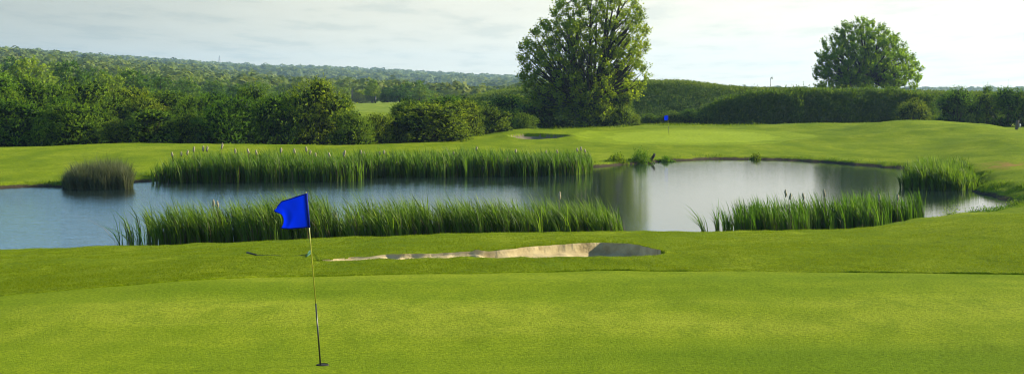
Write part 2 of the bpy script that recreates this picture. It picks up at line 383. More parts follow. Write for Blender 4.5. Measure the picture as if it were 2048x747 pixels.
def sand_mat():
    m, nt, out = newmat('bunker_sand')
    g = nd(nt, 'ShaderNodeNewGeometry'); pos = g.outputs['Position']
    a = noise(nt, pos, 2.5, 5); b = noise(nt, pos, 60, 3)
    col = ramp(nt, a, [(.3, (.25, .19, .09)), (.5, (.38, .305, .16)), (.8, (.48, .39, .22))])
    col = mixc(nt, 1, col, ramp(nt, b, [(.3, (.85, .85, .85)), (.7, (1.1, 1.1, 1.1))]), 'MULTIPLY')
    p = nd(nt, 'ShaderNodeBsdfPrincipled'); p.inputs['Roughness'].default_value = .9; p.inputs['Specular IOR Level'].default_value = .1
    nt.links.new(col, p.inputs['Base Color'])
    nt.links.new(bump(nt, noise(nt, pos, 9, 5, .65), .8, .05), p.inputs['Normal'])
    nt.links.new(p.outputs[0], out.inputs[0]); return m
M_sand = sand_mat()
def water_mat():
    m, nt, out = newmat('pond_water')
    g = nd(nt, 'ShaderNodeNewGeometry'); pos = g.outputs['Position']
    big = noise(nt, mapping(nt, pos, (.055, .03, 1)), 1.0, 2)
    a = noise(nt, mapping(nt, pos, (3.2, 7.5, 1), (0, 0, .15)), 1.0, 3, .6)
    b = noise(nt, mapping(nt, pos, (.7, 1.6, 1), (0, 0, -.1)), 1.0, 2, .5)
    # wind ruffles the middle of the pond; the far right bay stays smooth
    sx = nd(nt, 'ShaderNodeSeparateXYZ'); nt.links.new(pos, sx.inputs[0])
    ruf = mrange(nt, math_(nt, 'ADD', math_(nt, 'MULTIPLY', sx.outputs['X'], -.045), math_(nt, 'MULTIPLY', big, 1.0)), .25, 1.0, .20, 1.0)
    h = math_(nt, 'MULTIPLY', math_(nt, 'ADD', a, math_(nt, 'MULTIPLY', b, .8)), ruf)
    p = nd(nt, 'ShaderNodeBsdfPrincipled'); p.inputs['Base Color'].default_value = (.012, .022, .020, 1)
    p.inputs['Roughness'].default_value = .04; p.inputs['IOR'].default_value = 1.333; p.inputs['Specular IOR Level'].default_value = .5
    nt.links.new(bump(nt, h, .5, .030), p.inputs['Normal'])
    nt.links.new(p.outputs[0], out.inputs[0]); return m
M_water = water_mat()

M_bush = leaf_mat('bush_leaves', [(.010, .026, .002), (.046, .098, .004), (.12, .21, .008), (.22, .32, .016)], .42)
M_bushb = leaf_mat('bright_bush_leaves', [(.014, .032, .002), (.055, .11, .005), (.12, .21, .009), (.20, .29, .016)], .42)
M_tree = leaf_mat('tree_leaves', [(.06, .12, .004), (.10, .18, .006), (.15, .25, .009), (.20, .30, .013)], .64)
M_mid = leaf_mat('wood_leaves', [(.06, .12, .005), (.09, .17, .008), (.13, .22, .010), (.19, .25, .02)], .35, objvar=.35)
M_far = leaf_mat('far_wood_leaves', [(.05, .085, .010), (.07, .12, .014), (.10, .155, .018), (.13, .17, .03)], .35)
M_hedge = leaf_mat('hedge_leaves', [(.035, .08, .004), (.055, .11, .006), (.085, .155, .008), (.16, .23, .015)], .5)
M_reed = leaf_mat('reed_blades', [(.016, .042, .005), (.034, .085, .008), (.060, .135, .012), (.10, .19, .02), (.19, .24, .06)], .48, tcol=(1.2, 1.25, .5), rough=.5, spec=.12)
M_deadreed = leaf_mat('dead_reed_stalks', [(.07, .05, .03), (.12, .09, .05), (.20, .16, .10)], .15, tcol=(1, .9, .7))
M_rush = leaf_mat('rush_blades', [(.05, .07, .03), (.08, .10, .045), (.12, .135, .065), (.20, .19, .11)], .4, tcol=(1.1, 1.05, .6))
M_blade = leaf_mat('turf_blades', [(.08, .125, .002), (.12, .17, .003), (.165, .22, .006), (.26, .31, .02)], .45, tcol=(1.15, 1.1, .5), rough=.6, spec=.05)
M_bark = plain('bark', (.035, .028, .02), .9, .1, bumps=(4, .6, .05), vs=2)
M_cattail = plain('seed_head', (.30, .255, .16), .9, .05, bumps=(40, .8, .01), vs=20, var=.4)
M_post = plain('weathered_wood', (.10, .08, .06), .85, .2, bumps=(20, .6, .01), var=.35)

# ------------------------------------------------------------------ ground sheets
Yr = np.concatenate([np.arange(-15, 12, .8), np.arange(12, 19.5, .15), np.arange(19.5, 20.94, .06), [20.96, 21.0, 21.04], np.arange(21.08, 24.9, .06), [24.96, 25.0, 25.03], np.arange(25.06, 29.0, .045), [29.02, 29.06, 29.1, 29.13], np.arange(29.18, 30.4, .06), np.arange(30.4, 45, .13),
                     np.arange(45, 110, .45), np.arange(110, 122, .16), np.arange(122, 200, .45), 200 * 1.028 ** np.arange(0, 106)])
tc = np.concatenate([np.arange(-1.3, -.26, .012), np.arange(-.26, .26, .0016), np.arange(.26, 1.31, .012)])
# finer between .26 and .42, where the far ground reaches the frame's edges
tc = np.unique(np.round(np.concatenate([tc, np.arange(.26, .44, .003), -np.arange(.26, .44, .003)]), 6))
GY = np.repeat(Yr[:, None], len(tc), 1); R0_ = GY.copy()
for _ in range(4):
    GX = tc[None, :] * (GY + 20)
    pxg = 1024 + F * GX / np.maximum(GY, 12.0)
    ge = pchip(GE_X, _ge_y, pxg)
    a_ = (R0_ > 13) & (R0_ < 24)
    GY = np.where(a_, np.where(R0_ < 21, 13 + (R0_ - 13) / 8 * (ge - 13), ge + (R0_ - 21) / 3 * (24 - ge)), GY)
    j_ = (fbm(GX * 1.9, GY * 0 + 3, 31) - .5) * .6
    yb_ = np.interp(pxg, BK_X, BK_B); yf_ = np.interp(pxg, BK_X, BK_F); sp_ = np.maximum(yb_ - yf_, .05)
    b0 = yf_ - j_ * .5; b1 = yf_ + sp_ - j_ * .5
    inp = smooth(600, 640, pxg) * smooth(1366, 1326, pxg)
    w_ = np.where(R0_ < 25.0, 24 + (R0_ - 24) * (b0 - 24), np.where(R0_ < 29.1, b0 + (R0_ - 25) / 4.1 * (b1 - b0), b1 + (R0_ - 29.1) / 1.3 * (30.4 - b1)))
    GY = np.where((R0_ >= 24) & (R0_ < 30.4), R0_ * (1 - inp) + w_ * inp, GY)
GX = tc[None, :] * (GY + 20)
GZ = H(GX.ravel(), GY.ravel()).reshape(GX.shape)
nr, nc = GX.shape
idx = np.arange(nr * nc).reshape(nr, nc)
quads = np.stack([idx[:-1, :-1], idx[:-1, 1:], idx[1:, 1:], idx[1:, :-1]], -1).reshape(-1, 4)
VV = np.stack([GX, GY, GZ], -1).reshape(-1, 3)
cx = VV[quads].mean(1)
z_bunk = bunker_in(cx[:, 0], cx[:, 1]) & (cx[:, 1] < 30.5) & (cx[:, 1] > 24.5)
fbm_m = (cx[:, 1] > 105) & (cx[:, 1] < 126)
z_fb = np.zeros(len(cx), bool); z_fb[fbm_m] = poly_sd(FB, cx[fbm_m, 0], cx[fbm_m, 1]) < -.02
z_fg = np.zeros(len(cx), bool); m_ = (cx[:, 1] > 105) & (cx[:, 1] < 140); sdg_ = poly_sd(FG, cx[m_, 0], cx[m_, 1]) + (fbm(cx[m_, 0] * .3, cx[m_, 1] * .3, 4) - .5) * 2; z_fg[m_] = sdg_ < 0
z_ap = np.zeros(len(cx), bool); z_ap[m_] = (sdg_ >= 0) & (sdg_ < 3.2)
z_ng = (green_d(cx[:, 0], cx[:, 1]) < -.004)
pxc = 1024 + F * cx[:, 0] / np.maximum(cx[:, 1], 12)
z_bank = (cx[:, 1] > 173.5) & (cx[:, 1] < 187.5) & (pxc > 930)
z_val = (cx[:, 1] >= 220)
zone = np.zeros(len(cx), int)
for k, z in ((1, z_ng), (2, z_bunk), (3, z_fb), (4, z_fg), (5, z_bank), (6, z_val), (7, z_ap & ~z_fb)): zone[z] = k
def sheet(name, k, mat, kind='structure'):
    q = quads[zone == k]
    u, inv = np.unique(q, return_inverse=True)
    me = mesh(name, VV[u], inv.reshape(-1, 4), mat, smooth_=True)
    return tag(obj(name, me), kind=kind)
sheet('ground', 0, M_rough)
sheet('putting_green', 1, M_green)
sheet('bunker_sand', 2, M_sand)
sheet('bunker_sand', 3, plain('shade_toned_sand', (.16, .135, .085), .9, .05))  # far bunker: darker sand colour stands in for the shade under its lip
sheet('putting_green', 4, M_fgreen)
sheet('embankment_slope', 5, M_bank)
sheet('green_apron', 7, M_apron)
sheet('valley_ground', 6, M_valley)

# water
wx = np.arange(-42, 34, .6); wy = np.arange(32, 100, .6)
WX, WY = np.meshgrid(wx, wy)
wi = np.arange(WX.size).reshape(WX.shape)
wq = np.stack([wi[:-1, :-1], wi[:-1, 1:], wi[1:, 1:], wi[1:, :-1]], -1).reshape(-1, 4)
wv = np.stack([WX, WY, np.zeros_like(WX)], -1).reshape(-1, 3)
wc = wv[wq].mean(1)
wq = wq[shore_sd(wc[:, 0], wc[:, 1]) < .9]
u, inv = np.unique(wq, return_inverse=True)
tag(obj('water', mesh('water', wv[u], inv.reshape(-1, 4), M_water, smooth_=True)), kind='structure')

# ------------------------------------------------------------------ turf blades (nobody could count them)
def blades(name, X, Y, hgt, wid, lean, mat, rng, z=None, seg=1):
    n = len(X); z = H(X, Y) - .01 if z is None else z
    P = np.stack([X, Y, z], 1)
    az = rng.uniform(0, 2 * np.pi, n)
    side = np.stack([np.cos(az), np.sin(az), np.zeros(n)], 1) * (wid * rng.uniform(.6, 1.3, n))[:, None]
    ln = rng.normal(0, lean, (n, 2)); h = hgt * rng.uniform(.5, 1.3, n)
    tip = P + np.stack([ln[:, 0] * h, ln[:, 1] * h, h], 1)
    V = np.stack([P - side / 2, P + side / 2, tip], 1).reshape(-1, 3)
    return mesh(name, V, np.arange(3 * n).reshape(n, 3), mat, np.repeat(np.clip(rng.beta(2, 2.4, n) , 0, 1), 3))
rng = np.random.default_rng(3)
def scatter_fan(n, y0, y1, p0=-80, p1=2130, pw=1.0):
    t = rng.uniform(0, 1, n); Y = (y0 ** (-pw) + t * (y1 ** (-pw) - y0 ** (-pw))) ** (-1 / pw)
    px = rng.uniform(p0, p1, n); return XW(px, Y), Y
X, Y = scatter_fan(520000, 19.0, 39)
gd = green_d(X, Y); sd = shore_sd(X, Y)
cl = fbm(X * 2.5, Y * 2.5, 91)
keep = (gd > .02) & (sd > .15) & ~bunker_in(X, Y) & (rng.uniform(0, 1, len(X)) < .25 + 1.3 * cl)
X, Y = X[keep], Y[keep]
hh = .032 * (.6 + 1.1 * fbm(X * 1.2, Y * 1.2, 93))
px_, v_, d_ = bunker_v(X, Y)
hh = np.where((v_ > 1) & (v_ < 1.12) & (px_ > 900) & (px_ < 1340), .09, hh)
tag(obj('rough_grass', blades('rough_grass', X, Y, hh, .011, .7, M_blade, rng)), 'short rough grass between the near green, the sand bunker and the pond bank', 'grass', kind='stuff')
# bank fringe: taller tufts along the shore
X, Y = scatter_fan(900000, 38, 97, -60, 2120, 1.0)
sd = shore_sd(X, Y)
cl = fbm(X * .9, Y * .9, 95)
rightside = smooth(XW(1800, 45), XW(1900, 45), X * 45 / Y)
lim = .25 + 1.1 * cl + rightside * .3
keep = (sd > .02) & (sd < lim) & (rng.uniform(0, 1, len(X)) < 1.6 * cl - .25)
X, Y, cl, sd = X[keep], Y[keep], cl[keep], sd[keep]
hh = (.09 + .30 * np.clip(cl - .4, 0, 1) * 1.3) * (1 - .25 * rightside[keep])
tag(obj('bank_grass', blades('bank_grass', X, Y, hh, .022, .35, leaf_mat('bank_blades', [(.035, .08, .008), (.06, .13, .01), (.10, .19, .015), (.17, .25, .03)], .45), rng)), 'longer tufty grass fringing the edge of the pond', 'grass', kind='stuff')

# ------------------------------------------------------------------ reeds
def reed_mesh(name, X, Y, hgt, rng, per=7, lean=(-.16, 0), wid=.028, mats=None, dead=.15, zb=-.05, spread=.10, curl=.55):
    g = Geo(); n0 = len(X)
    X = np.repeat(X, per); Y = np.repeat(Y, per); hg = np.repeat(hgt * rng.uniform(.76, 1.12, n0), per)
    n = len(X)
    P = np.stack([X + rng.normal(0, .03, n), Y + rng.normal(0, .03, n), np.full(n, zb) if np.isscalar(zb) else np.repeat(zb, per)], 1)
    isd = rng.uniform(0, 1, n) < dead
    h = hg * rng.uniform(.62, 1.08, n) * np.where(isd, .75, 1)
    az = rng.uniform(0, 2 * np.pi, n)
    out = np.stack([np.cos(az), np.sin(az)], 1) * (spread * rng.uniform(.2, 1.6, n))[:, None]
    wind = np.array(lean) * rng.uniform(.2, 1.9, n)[:, None]
    ts = np.array([0, .35, .65, .86, 1.0]); ws = np.array([.8, 1.0, .85, .5, .04])
    fa = rng.uniform(0, np.pi, n)
    s = np.stack([np.cos(fa), np.sin(fa), np.zeros(n)], 1) * (wid * rng.uniform(.6, 1.4, n) * np.where(isd, .5, 1))[:, None]
    droop = rng.uniform(0, 1, n) ** 2 * curl
    droop = np.where(isd, 0.05, droop)
    L = []; R = []
    for t, w in zip(ts, ws):
        off = out * t * 1.3 * (1 + t) + wind * (t ** 2.8) * 1.7
        off = off * h[:, None] / 1.5 * (1 + droop[:, None] * t ** 2 * 1.5)
        c = P + np.stack([off[:, 0], off[:, 1], h * (t - droop * .42 * t ** 3.5)], 1)
        L.append(c - s * w / 2); R.append(c + s * w / 2)
    k = len(ts)
    V = np.stack(L + R, 1).reshape(-1, 3)           # per blade: 2k verts
    b = np.arange(n)[:, None] * 2 * k
    Fc = np.concatenate([np.stack([b[:, 0] + i, b[:, 0] + k + i, b[:, 0] + k + i + 1, b[:, 0] + i + 1], 1) for i in range(k - 1)])
    mi = np.tile(isd.astype(int), k - 1)
    r = np.repeat(np.clip(np.repeat(rng.beta(1.6, 1.8, n0), per) * .75 + rng.uniform(0, .25, n), 0, 1), 2 * k)
    return mesh(name, V, Fc, mats or [M_reed, M_deadreed], r, False, mi)
def bed_points(rng, poly, n, clump=.5, seed=7):
    P = np.array([(XW(p, Y), Y) for p, Y in poly])
    mn = P.min(0); mx = P.max(0)
    X = rng.uniform(mn[0], mx[0], n * 6); Y = rng.uniform(mn[1], mx[1], n * 6)
    sd = poly_sd(P, X, Y) + (fbm(X * .8, Y * .8, seed) - .5) * 2.0
    cl = fbm(X * 1.6, Y * 1.6, seed + 3)
    k = (sd < 0) & (rng.uniform(0, 1, len(X)) < (1 - clump) + clump * smooth(.35, .6, cl))
    X, Y, sd, cl = X[k][:n], Y[k][:n], sd[k][:n], cl[k][:n]
    return X, Y, sd, cl
rng = np.random.default_rng(11)
# near bed
near_poly = [(268, 39.2), (420, 38.9), (700, 39.4), (1000, 40.0), (1236, 40.4), (1238, 42.6), (1100, 43.2), (700, 42.8), (420, 42.2), (276, 41.2)]
X, Y, sd, cl = bed_points(rng, near_poly, 1650, .9)
k_ = rng.uniform(0, 1, len(X)) < np.interp(1024 + F * X / Y, [286, 330, 430], [.5, .7, 1.0])
X, Y, sd, cl = X[k_], Y[k_], sd[k_], cl[k_]
hg = 1.42 + .35 * (fbm(X * .45, Y * .1, 3) - .45) * 2 * .6 + .25 * (cl - .5)
hg *= np.interp(1024 + F * X / Y, [280, 420, 1150, 1240], [1.0, 1.06, 1.05, .88])
tag(obj('reed_bed', reed_mesh('reed_bed', X, Y, hg, rng, 9, (-.17, -.02), wid=.026, spread=.045, curl=.4, dead=.2)), 'long bed of green cattail reeds along the near bank behind the blue flag', 'reed bed', 'cattail reed beds in the pond')
# sparse stalks at the near bed's thin end
for k, (px, Y0, hh, nst, lab) in enumerate([(322, 38.6, 1.52, 3, 'tall pale reed stalk clump standing farthest out from the near reed bed'),
                                        (262, 38.3, 1.25, 2, 'thin curved reed stalk leaning over the water, second out from the near bed'),
                                        (238, 38.1, 1.5, 3, 'x')]):
    pass
for px, hh, nst, lab in [(238, 1.55, 2, 'pale leaning reed tuft standing alone in the water, outermost from the long near bed'),
                         (262, 1.35, 1, 'thin lone reed tuft in the water, second outermost from the long near bed'),
                         (281, 1.25, 1, 'slim dark reed tuft in the water, third outermost from the long near bed'),
                         (292, 1.0, 1, 'short forked reed tuft tucked against the thin end of the long near bed')]:
    Y0 = 38.6
    X = XW(px, Y0) + rng.normal(0, .03, nst); Yp = Y0 + rng.normal(0, .05, nst)
    tag(obj('reed_tuft', reed_mesh('reed_tuft', X, Yp, np.full(nst, hh), rng, 7, (-.42, 0), wid=.028, dead=.1, spread=.07, curl=.3)), lab, 'reed tuft', 'lone reed tufts off the end of the near bed')
# near right bed
poly = [(1408, 41.2), (1500, 41.4), (1640, 42.0), (1780, 43.6), (1832, 45.2), (1838, 46.8), (1780, 46.6), (1600, 45.2), (1480, 43.6), (1410, 42.6)]
X, Y, sd, cl = bed_points(rng, poly, 640, .9, 17)
hg = 1.34 + .3 * (cl - .5); hg *= np.interp(1024 + F * X / Y, [1400, 1480, 1600, 1840], [.92, .95, 1.03, 1.06])
tag(obj('reed_bed', reed_mesh('reed_bed', X, Y, hg, rng, 9, (-.09, 0), wid=.026, spread=.05, dead=.2)), 'shorter bed of green reeds at the near bank beyond the shaded end of the bunker', 'reed bed', 'cattail reed beds in the pond')
for px, hh, lab in [(1409, 1.25, 'thin reed tuft bending over the water beyond the gap end of the short near bed')]:
    X = XW(px, 41.5) + rng.normal(0, .06, 3); Yp = 41.5 + rng.normal(0, .06, 3)
    tag(obj('reed_tuft', reed_mesh('reed_tuft', X, Yp, np.full(3, hh), rng, 6, (-.30, 0), wid=.026, dead=.05, spread=.08, curl=.35)), lab, 'reed tuft')
# far bed
poly = [(312, 69.2), (420, 68.6), (600, 69.0), (700, 69.4), (722, 72.0), (900, 73.4), (1100, 74.6), (1188, 76.0), (1186, 80.0), (1000, 79.0), (700, 76.6), (500, 74.0), (330, 71.0)]
X, Y, sd, cl = bed_points(rng, poly, 2900, .75, 27)
hg = 1.60 + .3 * (cl - .5) + .2 * (fbm(X * .3, Y * 0, 9) - .5); hg *= np.interp(1024 + F * X / Y, [310, 360, 450, 700, 800, 1150, 1190], [.70, .95, 1.1, .98, 1.02, .95, .8])
tag(obj('reed_bed', reed_mesh('reed_bed', X, Y, hg, rng, 7, (-.10, 0), wid=.036, dead=.2, spread=.055)), 'longest reed bed, on the far side of the pond with many pale seed heads', 'reed bed', 'cattail reed beds in the pond')
# round right clump
poly = [(1802, 64.6), (1850, 63.6), (1905, 63.2), (1948, 63.6), (1954, 66), (1945, 70), (1900, 72), (1840, 70.5), (1806, 68)]
X, Y, sd, cl = bed_points(rng, poly, 1500, .35, 37)
hg = 1.35 + .25 * (cl - .5); hg *= np.interp(sd, [-3, -.6, 0], [1.08, 1.0, .72]); hg *= np.interp(1024 + F * X / Y, [1800, 1850, 1900, 1950], [1, 1.05, 1, .6])
tag(obj('reed_clump', reed_mesh('reed_clump', X, Y, hg, rng, 7, (-.05, 0), wid=.036, dead=.06, zb=np.maximum(H(X, Y), -.05))), 'compact bright green reed clump standing where the far bank curves round', 'reed bed', 'cattail reed beds in the pond')
# left rush clump
poly = [(132, 63.9), (200, 63.4), (262, 64.2), (268, 65.8), (240, 67.4), (160, 67.2), (128, 65.6)]
X, Y, sd, cl = bed_points(rng, poly, 1700, .5, 47)
hg = 1.35 + .5 * (cl - .5) + .25 * (rng.uniform(0, 1, len(X)) > .8); hg *= np.interp(sd, [-1.6, -.5, 0], [1.05, .95, .72]) * np.interp(1024 + F * X / Y, [128, 165, 230, 268], [.9, 1.02, 1.05, .9])
tag(obj('rush_clump', reed_mesh('rush_clump', X, Y, hg, rng, 8, (-.03, 0), wid=.016, dead=.18, spread=.16, curl=.12, mats=[M_rush, M_deadreed])), 'dull grey-brown rush clump standing apart at the far bank', 'rush clump')

# cattail seed heads
def make_cattail():
    root = empty('cattail', (0, 0, 0))
    g = Geo(); tube(g, [(0, 0, -.1), (.01, 0, .8), (-.02, 0, 1.62)], [.010, .009, .006], 4)
    obj('stem', g.mesh('stem', M_deadreed), root)
    g = Geo(); zs = np.array([1.60, 1.64, 1.72, 1.82, 1.90, 1.94]); rs = np.array([.010, .040, .055, .052, .035, .008])
    tube(g, np.stack([-.02 - (zs - 1.6) * .12 + .012 * np.sin(zs * 30), .01 * np.cos(zs * 22), zs], 1), rs, 8)
    obj('seed_head', g.mesh('seed_head', M_cattail, True), root)
    return root
ct = make_cattail(); used = False
ORD = ['first', 'second', 'third', 'fourth', 'fifth', 'sixth', 'seventh', 'eighth', 'ninth', 'tenth', 'eleventh', 'twelfth', 'thirteenth', 'fourteenth', 'fifteenth', 'sixteenth',
       'seventeenth', 'eighteenth', 'nineteenth', 'twentieth', 'twenty-first', 'twenty-second', 'twenty-third', 'twenty-fourth', 'twenty-fifth', 'twenty-sixth', 'twenty-seventh', 'twenty-eighth',
       'twenty-ninth', 'thirtieth', 'thirty-first', 'thirty-second', 'thirty-third', 'thirty-fourth', 'thirty-fifth', 'thirty-sixth']
def place_cattails(spots, lab, group, Yf, rng):
    global used
    spots = sorted(spots)
    for i, (px, py) in enumerate(spots):
        Y0 = Yf(px); z = ZW(py, Y0)
        o = ct if not used else copy_tree(ct); used = True
        sc = (z + .02) / 1.94
        o.location = (XW(px, Y0), Y0, 0); o.scale = (1.15 if Y0 > 60 else .8, 1.15 if Y0 > 60 else .8, sc)
        o.rotation_euler = (rng.normal(0, .03), rng.normal(0, .05), rng.uniform(0, 6.28))
        tag(o, lab % ORD[i], 'cattail', group)
far_spots = [(345, 304), (362, 303), (371, 300), (388, 293), (410, 291), (415, 292), (440, 286), (470, 297), (500, 297), (512, 300), (557, 295), (590, 297), (612, 293), (617, 300), (632, 305), (660, 305), (686, 304), (690, 300),
             (720, 300), (736, 302), (757, 303), (772, 300), (956, 293), (905, 303), (1030, 298), (1092, 300), (1118, 299), (1155, 296), (1163, 293), (1172, 298)]
place_cattails(far_spots, 'pale seed head above the far reed bed, %s counting from the rush clump', 'seed heads above the far reed bed', lambda p: float(np.interp(p, [300, 700, 730, 1190], [70, 71, 74, 77.5])), rng)
place_cattails([(428, 399), (433, 402), (1112, 383)], 'brown seed head in the long near reed bed, %s counting from its thin end', 'seed heads in the near reed bed', lambda p: 41.0, rng)
place_cattails([(1571, 379), (1579, 386), (1612, 386), (1648, 379), (1757, 388), (1796, 388)], 'dark seed head in the short near reed bed, %s counting from its gap end', 'seed heads in the short near reed bed', lambda p: 43.4, rng)

# ------------------------------------------------------------------ bushes and trees
def rdir(rng, n):
    v = rng.normal(0, 1, (n, 3)); return norm(v)
def make_bush_meshes(seed, R=3.0, Ht=5.6, lobes=14, shoots=74, per=11, leaf=.15, mat=M_bush, upness=.6, tight=1.0):
    rng = np.random.default_rng(seed)
    g = Geo(); gs = Geo()
    # lobe centres fill a rounded body standing on the ground
    cs = []; rs = []
    for i in range(lobes):
        t = i / lobes
        z = Ht * (.14 + .70 * rng.uniform(0, 1) ** .9)
        w = R * math.sqrt(max(.12, 1 - ((z / Ht - .36) / .68) ** 2)) * .68
        a = rng.uniform(0, 2 * math.pi) if i > 6 else i * 2 * math.pi / 7
        rr = w * rng.uniform(.45, 1.05)
        cs.append((math.cos(a) * rr, math.sin(a) * rr, z)); rs.append(rng.uniform(.85, 1.55) * R / 3)
    cs.append((rng.normal(0, .3), 0, Ht * .80)); rs.append(1.1 * R / 3)
    for i in range(5):
        a = i * 1.26 + rng.uniform(-.3, .3); cs.append((math.cos(a) * R * .7, math.sin(a) * R * .7, Ht * .12)); rs.append(R * .30)
    for c, r in zip(cs, rs):
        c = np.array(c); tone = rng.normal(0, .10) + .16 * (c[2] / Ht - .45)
        n = int(shoots * (r * 3 / R) ** 1.6)
        d = rdir(rng, n); d[:, 2] = d[:, 2] * .9 + .12; d = norm(d)
        sp = c + d * r * rng.uniform(.86, 1.06, n)[:, None] * np.array([1, 1, .85])
        sd_ = norm(d * .8 + np.array([0, 0, upness]) + rng.normal(0, .35, (n, 3)))
        ln = rng.uniform(.25, .75, n) * tight * (1 + .8 * (rng.uniform(0, 1, n) > .93))
        t = np.tile(np.linspace(0, 1, per), n)
        P = np.repeat(sp, per, 0) + np.repeat(sd_ * ln[:, None], per, 0) * t[:, None] + np.array([0, 0, -.18]) * (t ** 2)[:, None]
        D = norm(np.repeat(sd_, per, 0) * .6 + rng.normal(0, .7, (n * per, 3)))
        N = norm(rng.normal(0, .42, (n * per, 3)) + np.array([0, 0, .35]) + np.repeat(d, per, 0) * 1.0)
        s = leaf * rng.uniform(.6, 1.35, n * per) * (1 - .35 * t)
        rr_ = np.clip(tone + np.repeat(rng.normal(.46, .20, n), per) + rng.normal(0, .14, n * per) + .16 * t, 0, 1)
        P[:, 2] = np.maximum(P[:, 2], .02)
        leaf_quads(g, P, D, N, s, s * .7, rr_)
        # branch to the lobe
        tube(gs, [(c[0] * .08, c[1] * .08, -.1), (c[0] * .35, c[1] * .35, c[2] * .45), tuple(c)], [.07, .045, .02], 4)
    # inner leaves close the body, their near-black colour painting the shade between lobes
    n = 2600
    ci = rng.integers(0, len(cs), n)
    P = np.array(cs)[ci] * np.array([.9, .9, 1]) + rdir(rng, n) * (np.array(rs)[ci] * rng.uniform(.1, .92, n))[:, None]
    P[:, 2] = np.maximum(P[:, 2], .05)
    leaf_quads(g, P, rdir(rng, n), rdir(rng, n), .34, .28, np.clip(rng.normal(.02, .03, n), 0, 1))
    return g.mesh('foliage', mat), gs.mesh('stem', M_bark)
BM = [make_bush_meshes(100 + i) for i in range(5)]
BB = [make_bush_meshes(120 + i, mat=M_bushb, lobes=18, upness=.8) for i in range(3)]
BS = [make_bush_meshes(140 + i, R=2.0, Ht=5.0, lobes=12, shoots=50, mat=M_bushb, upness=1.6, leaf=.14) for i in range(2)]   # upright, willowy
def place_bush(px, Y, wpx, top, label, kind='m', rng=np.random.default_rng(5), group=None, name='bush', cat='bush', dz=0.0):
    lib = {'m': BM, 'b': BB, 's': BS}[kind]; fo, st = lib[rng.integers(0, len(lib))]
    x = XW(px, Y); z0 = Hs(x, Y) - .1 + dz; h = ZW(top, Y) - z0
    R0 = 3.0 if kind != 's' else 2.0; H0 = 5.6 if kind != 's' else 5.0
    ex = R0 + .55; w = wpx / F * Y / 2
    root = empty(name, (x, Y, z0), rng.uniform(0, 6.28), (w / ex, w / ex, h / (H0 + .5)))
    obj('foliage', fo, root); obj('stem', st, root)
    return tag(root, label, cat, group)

HG = 'bushes of the hedgerow behind the far lawn'
front = [
    (30, 100, 150, 192, 'm', 'dark broad bush at the outer end of the hedgerow, behind where the far lawn begins'),
    (150, 101, 160, 196, 'm', 'second bush from the outer end of the hedgerow, directly behind the rush clump'),
    (302, 103, 165, 214, 'm', 'low dark round-topped bush in the hedgerow between the rush clump and far reed bed'),
    (455, 104, 150, 188, 'b', 'bright arching bush in the hedgerow behind the tallest seed heads'),
    (548, 106, 130, 184, 'm', 'bush in the hedgerow just before its tallest tree-like bush, seen from the rushes'),
    (640, 108, 165, 148, 'm', 'tallest tree-like bush of the hedgerow, above the middle of the far reed bed'),
    (705, 104, 110, 215, 'b', 'low bright leafy bush beside the sunlit meadow gap in the hedgerow'),
    (868, 112, 190, 196, 'm', 'very wide dark bush on the other side of the meadow gap, before the mound'),
    (985, 126, 100, 208, 's', 'upright willowy bush between the wide dark bush and the big tree'),
    (1052, 134, 62, 224, 'b', 'small bright bush at the foot of the big tree, above the far bunker'),
    (380, 105, 90, 222, 'm', 'narrow shaded bush squeezed between the round-topped and the arching hedgerow bushes'),
    (232, 102, 80, 236, 'b', 'small low bush in front of the hedgerow beside the round-topped one'),
    (780, 111, 90, 226, 'm', 'low dark bush filling the base of the meadow gap'),
    (812, 114, 110, 196, 'b', 'bright bush closing the meadow gap on the side of the wide dark bush'),
    (925, 120, 110, 192, 'm', 'rounded bush joined to the wide dark bush on its big-tree side'),
    (752, 109, 84, 222, 'b', 'small bush at the foot of the meadow gap beside the low bright bush'),
    (90, 99, 70, 236, 'b', 'small bright bush low at the hedgerow foot near its outer end'),
]
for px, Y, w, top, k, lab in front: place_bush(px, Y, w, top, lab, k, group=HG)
second = [(215, 117, 130, 188), (120, 115, 110, 190), (20, 114, 120, 175), (300, 119, 130, 190), (380, 117, 110, 188), (650, 122, 130, 185), (-40, 116, 220, 128), (70, 119, 170, 150), (165, 122, 160, 152), (260, 124, 120, 168), (345, 122, 160, 176), (420, 121, 110, 172), (495, 119, 120, 160), (575, 118, 90, 172), (690, 124, 60, 190), (880, 136, 150, 184), (820, 140, 70, 190), (930, 140, 110, 186), (1010, 142, 110, 186)]
g2 = 'taller bushes standing behind the hedgerow'
for i, (px, Y, w, top) in enumerate(sorted(second, reverse=True)):
    place_bush(px, Y, w, top, 'taller leafy bush behind the hedgerow, %s counting outward from the big tree' % ORD[i], 'mb'[i % 2], group=g2)
# around the big tree's foot and on the slope behind it
for px, Y, w, top, k, lab in [
    (1085, 152, 120, 176, 'm', 'dark bush in deep shade under the outer side of the big tree'),
    (1160, 150, 150, 192, 'm', 'dark spreading bush around the trunk of the big tree'),
    (1232, 150, 90, 176, 'b', 'sunlit bush at the trunk foot of the big tree, on the far-green side'),
    (1040, 160, 130, 186, 'm', 'dark bush on the slope behind the big tree, next to the willowy bush'),
    (965, 158, 110, 196, 'm', 'dark bush climbing the slope between the meadow gap and the big tree'),
    (1262, 156, 50, 222, 'b', 'low bright bush behind the far green beside the big tree'),
    ]:
    place_bush(px, Y, w, top, lab, k, group='bushes round the foot of the big tree')
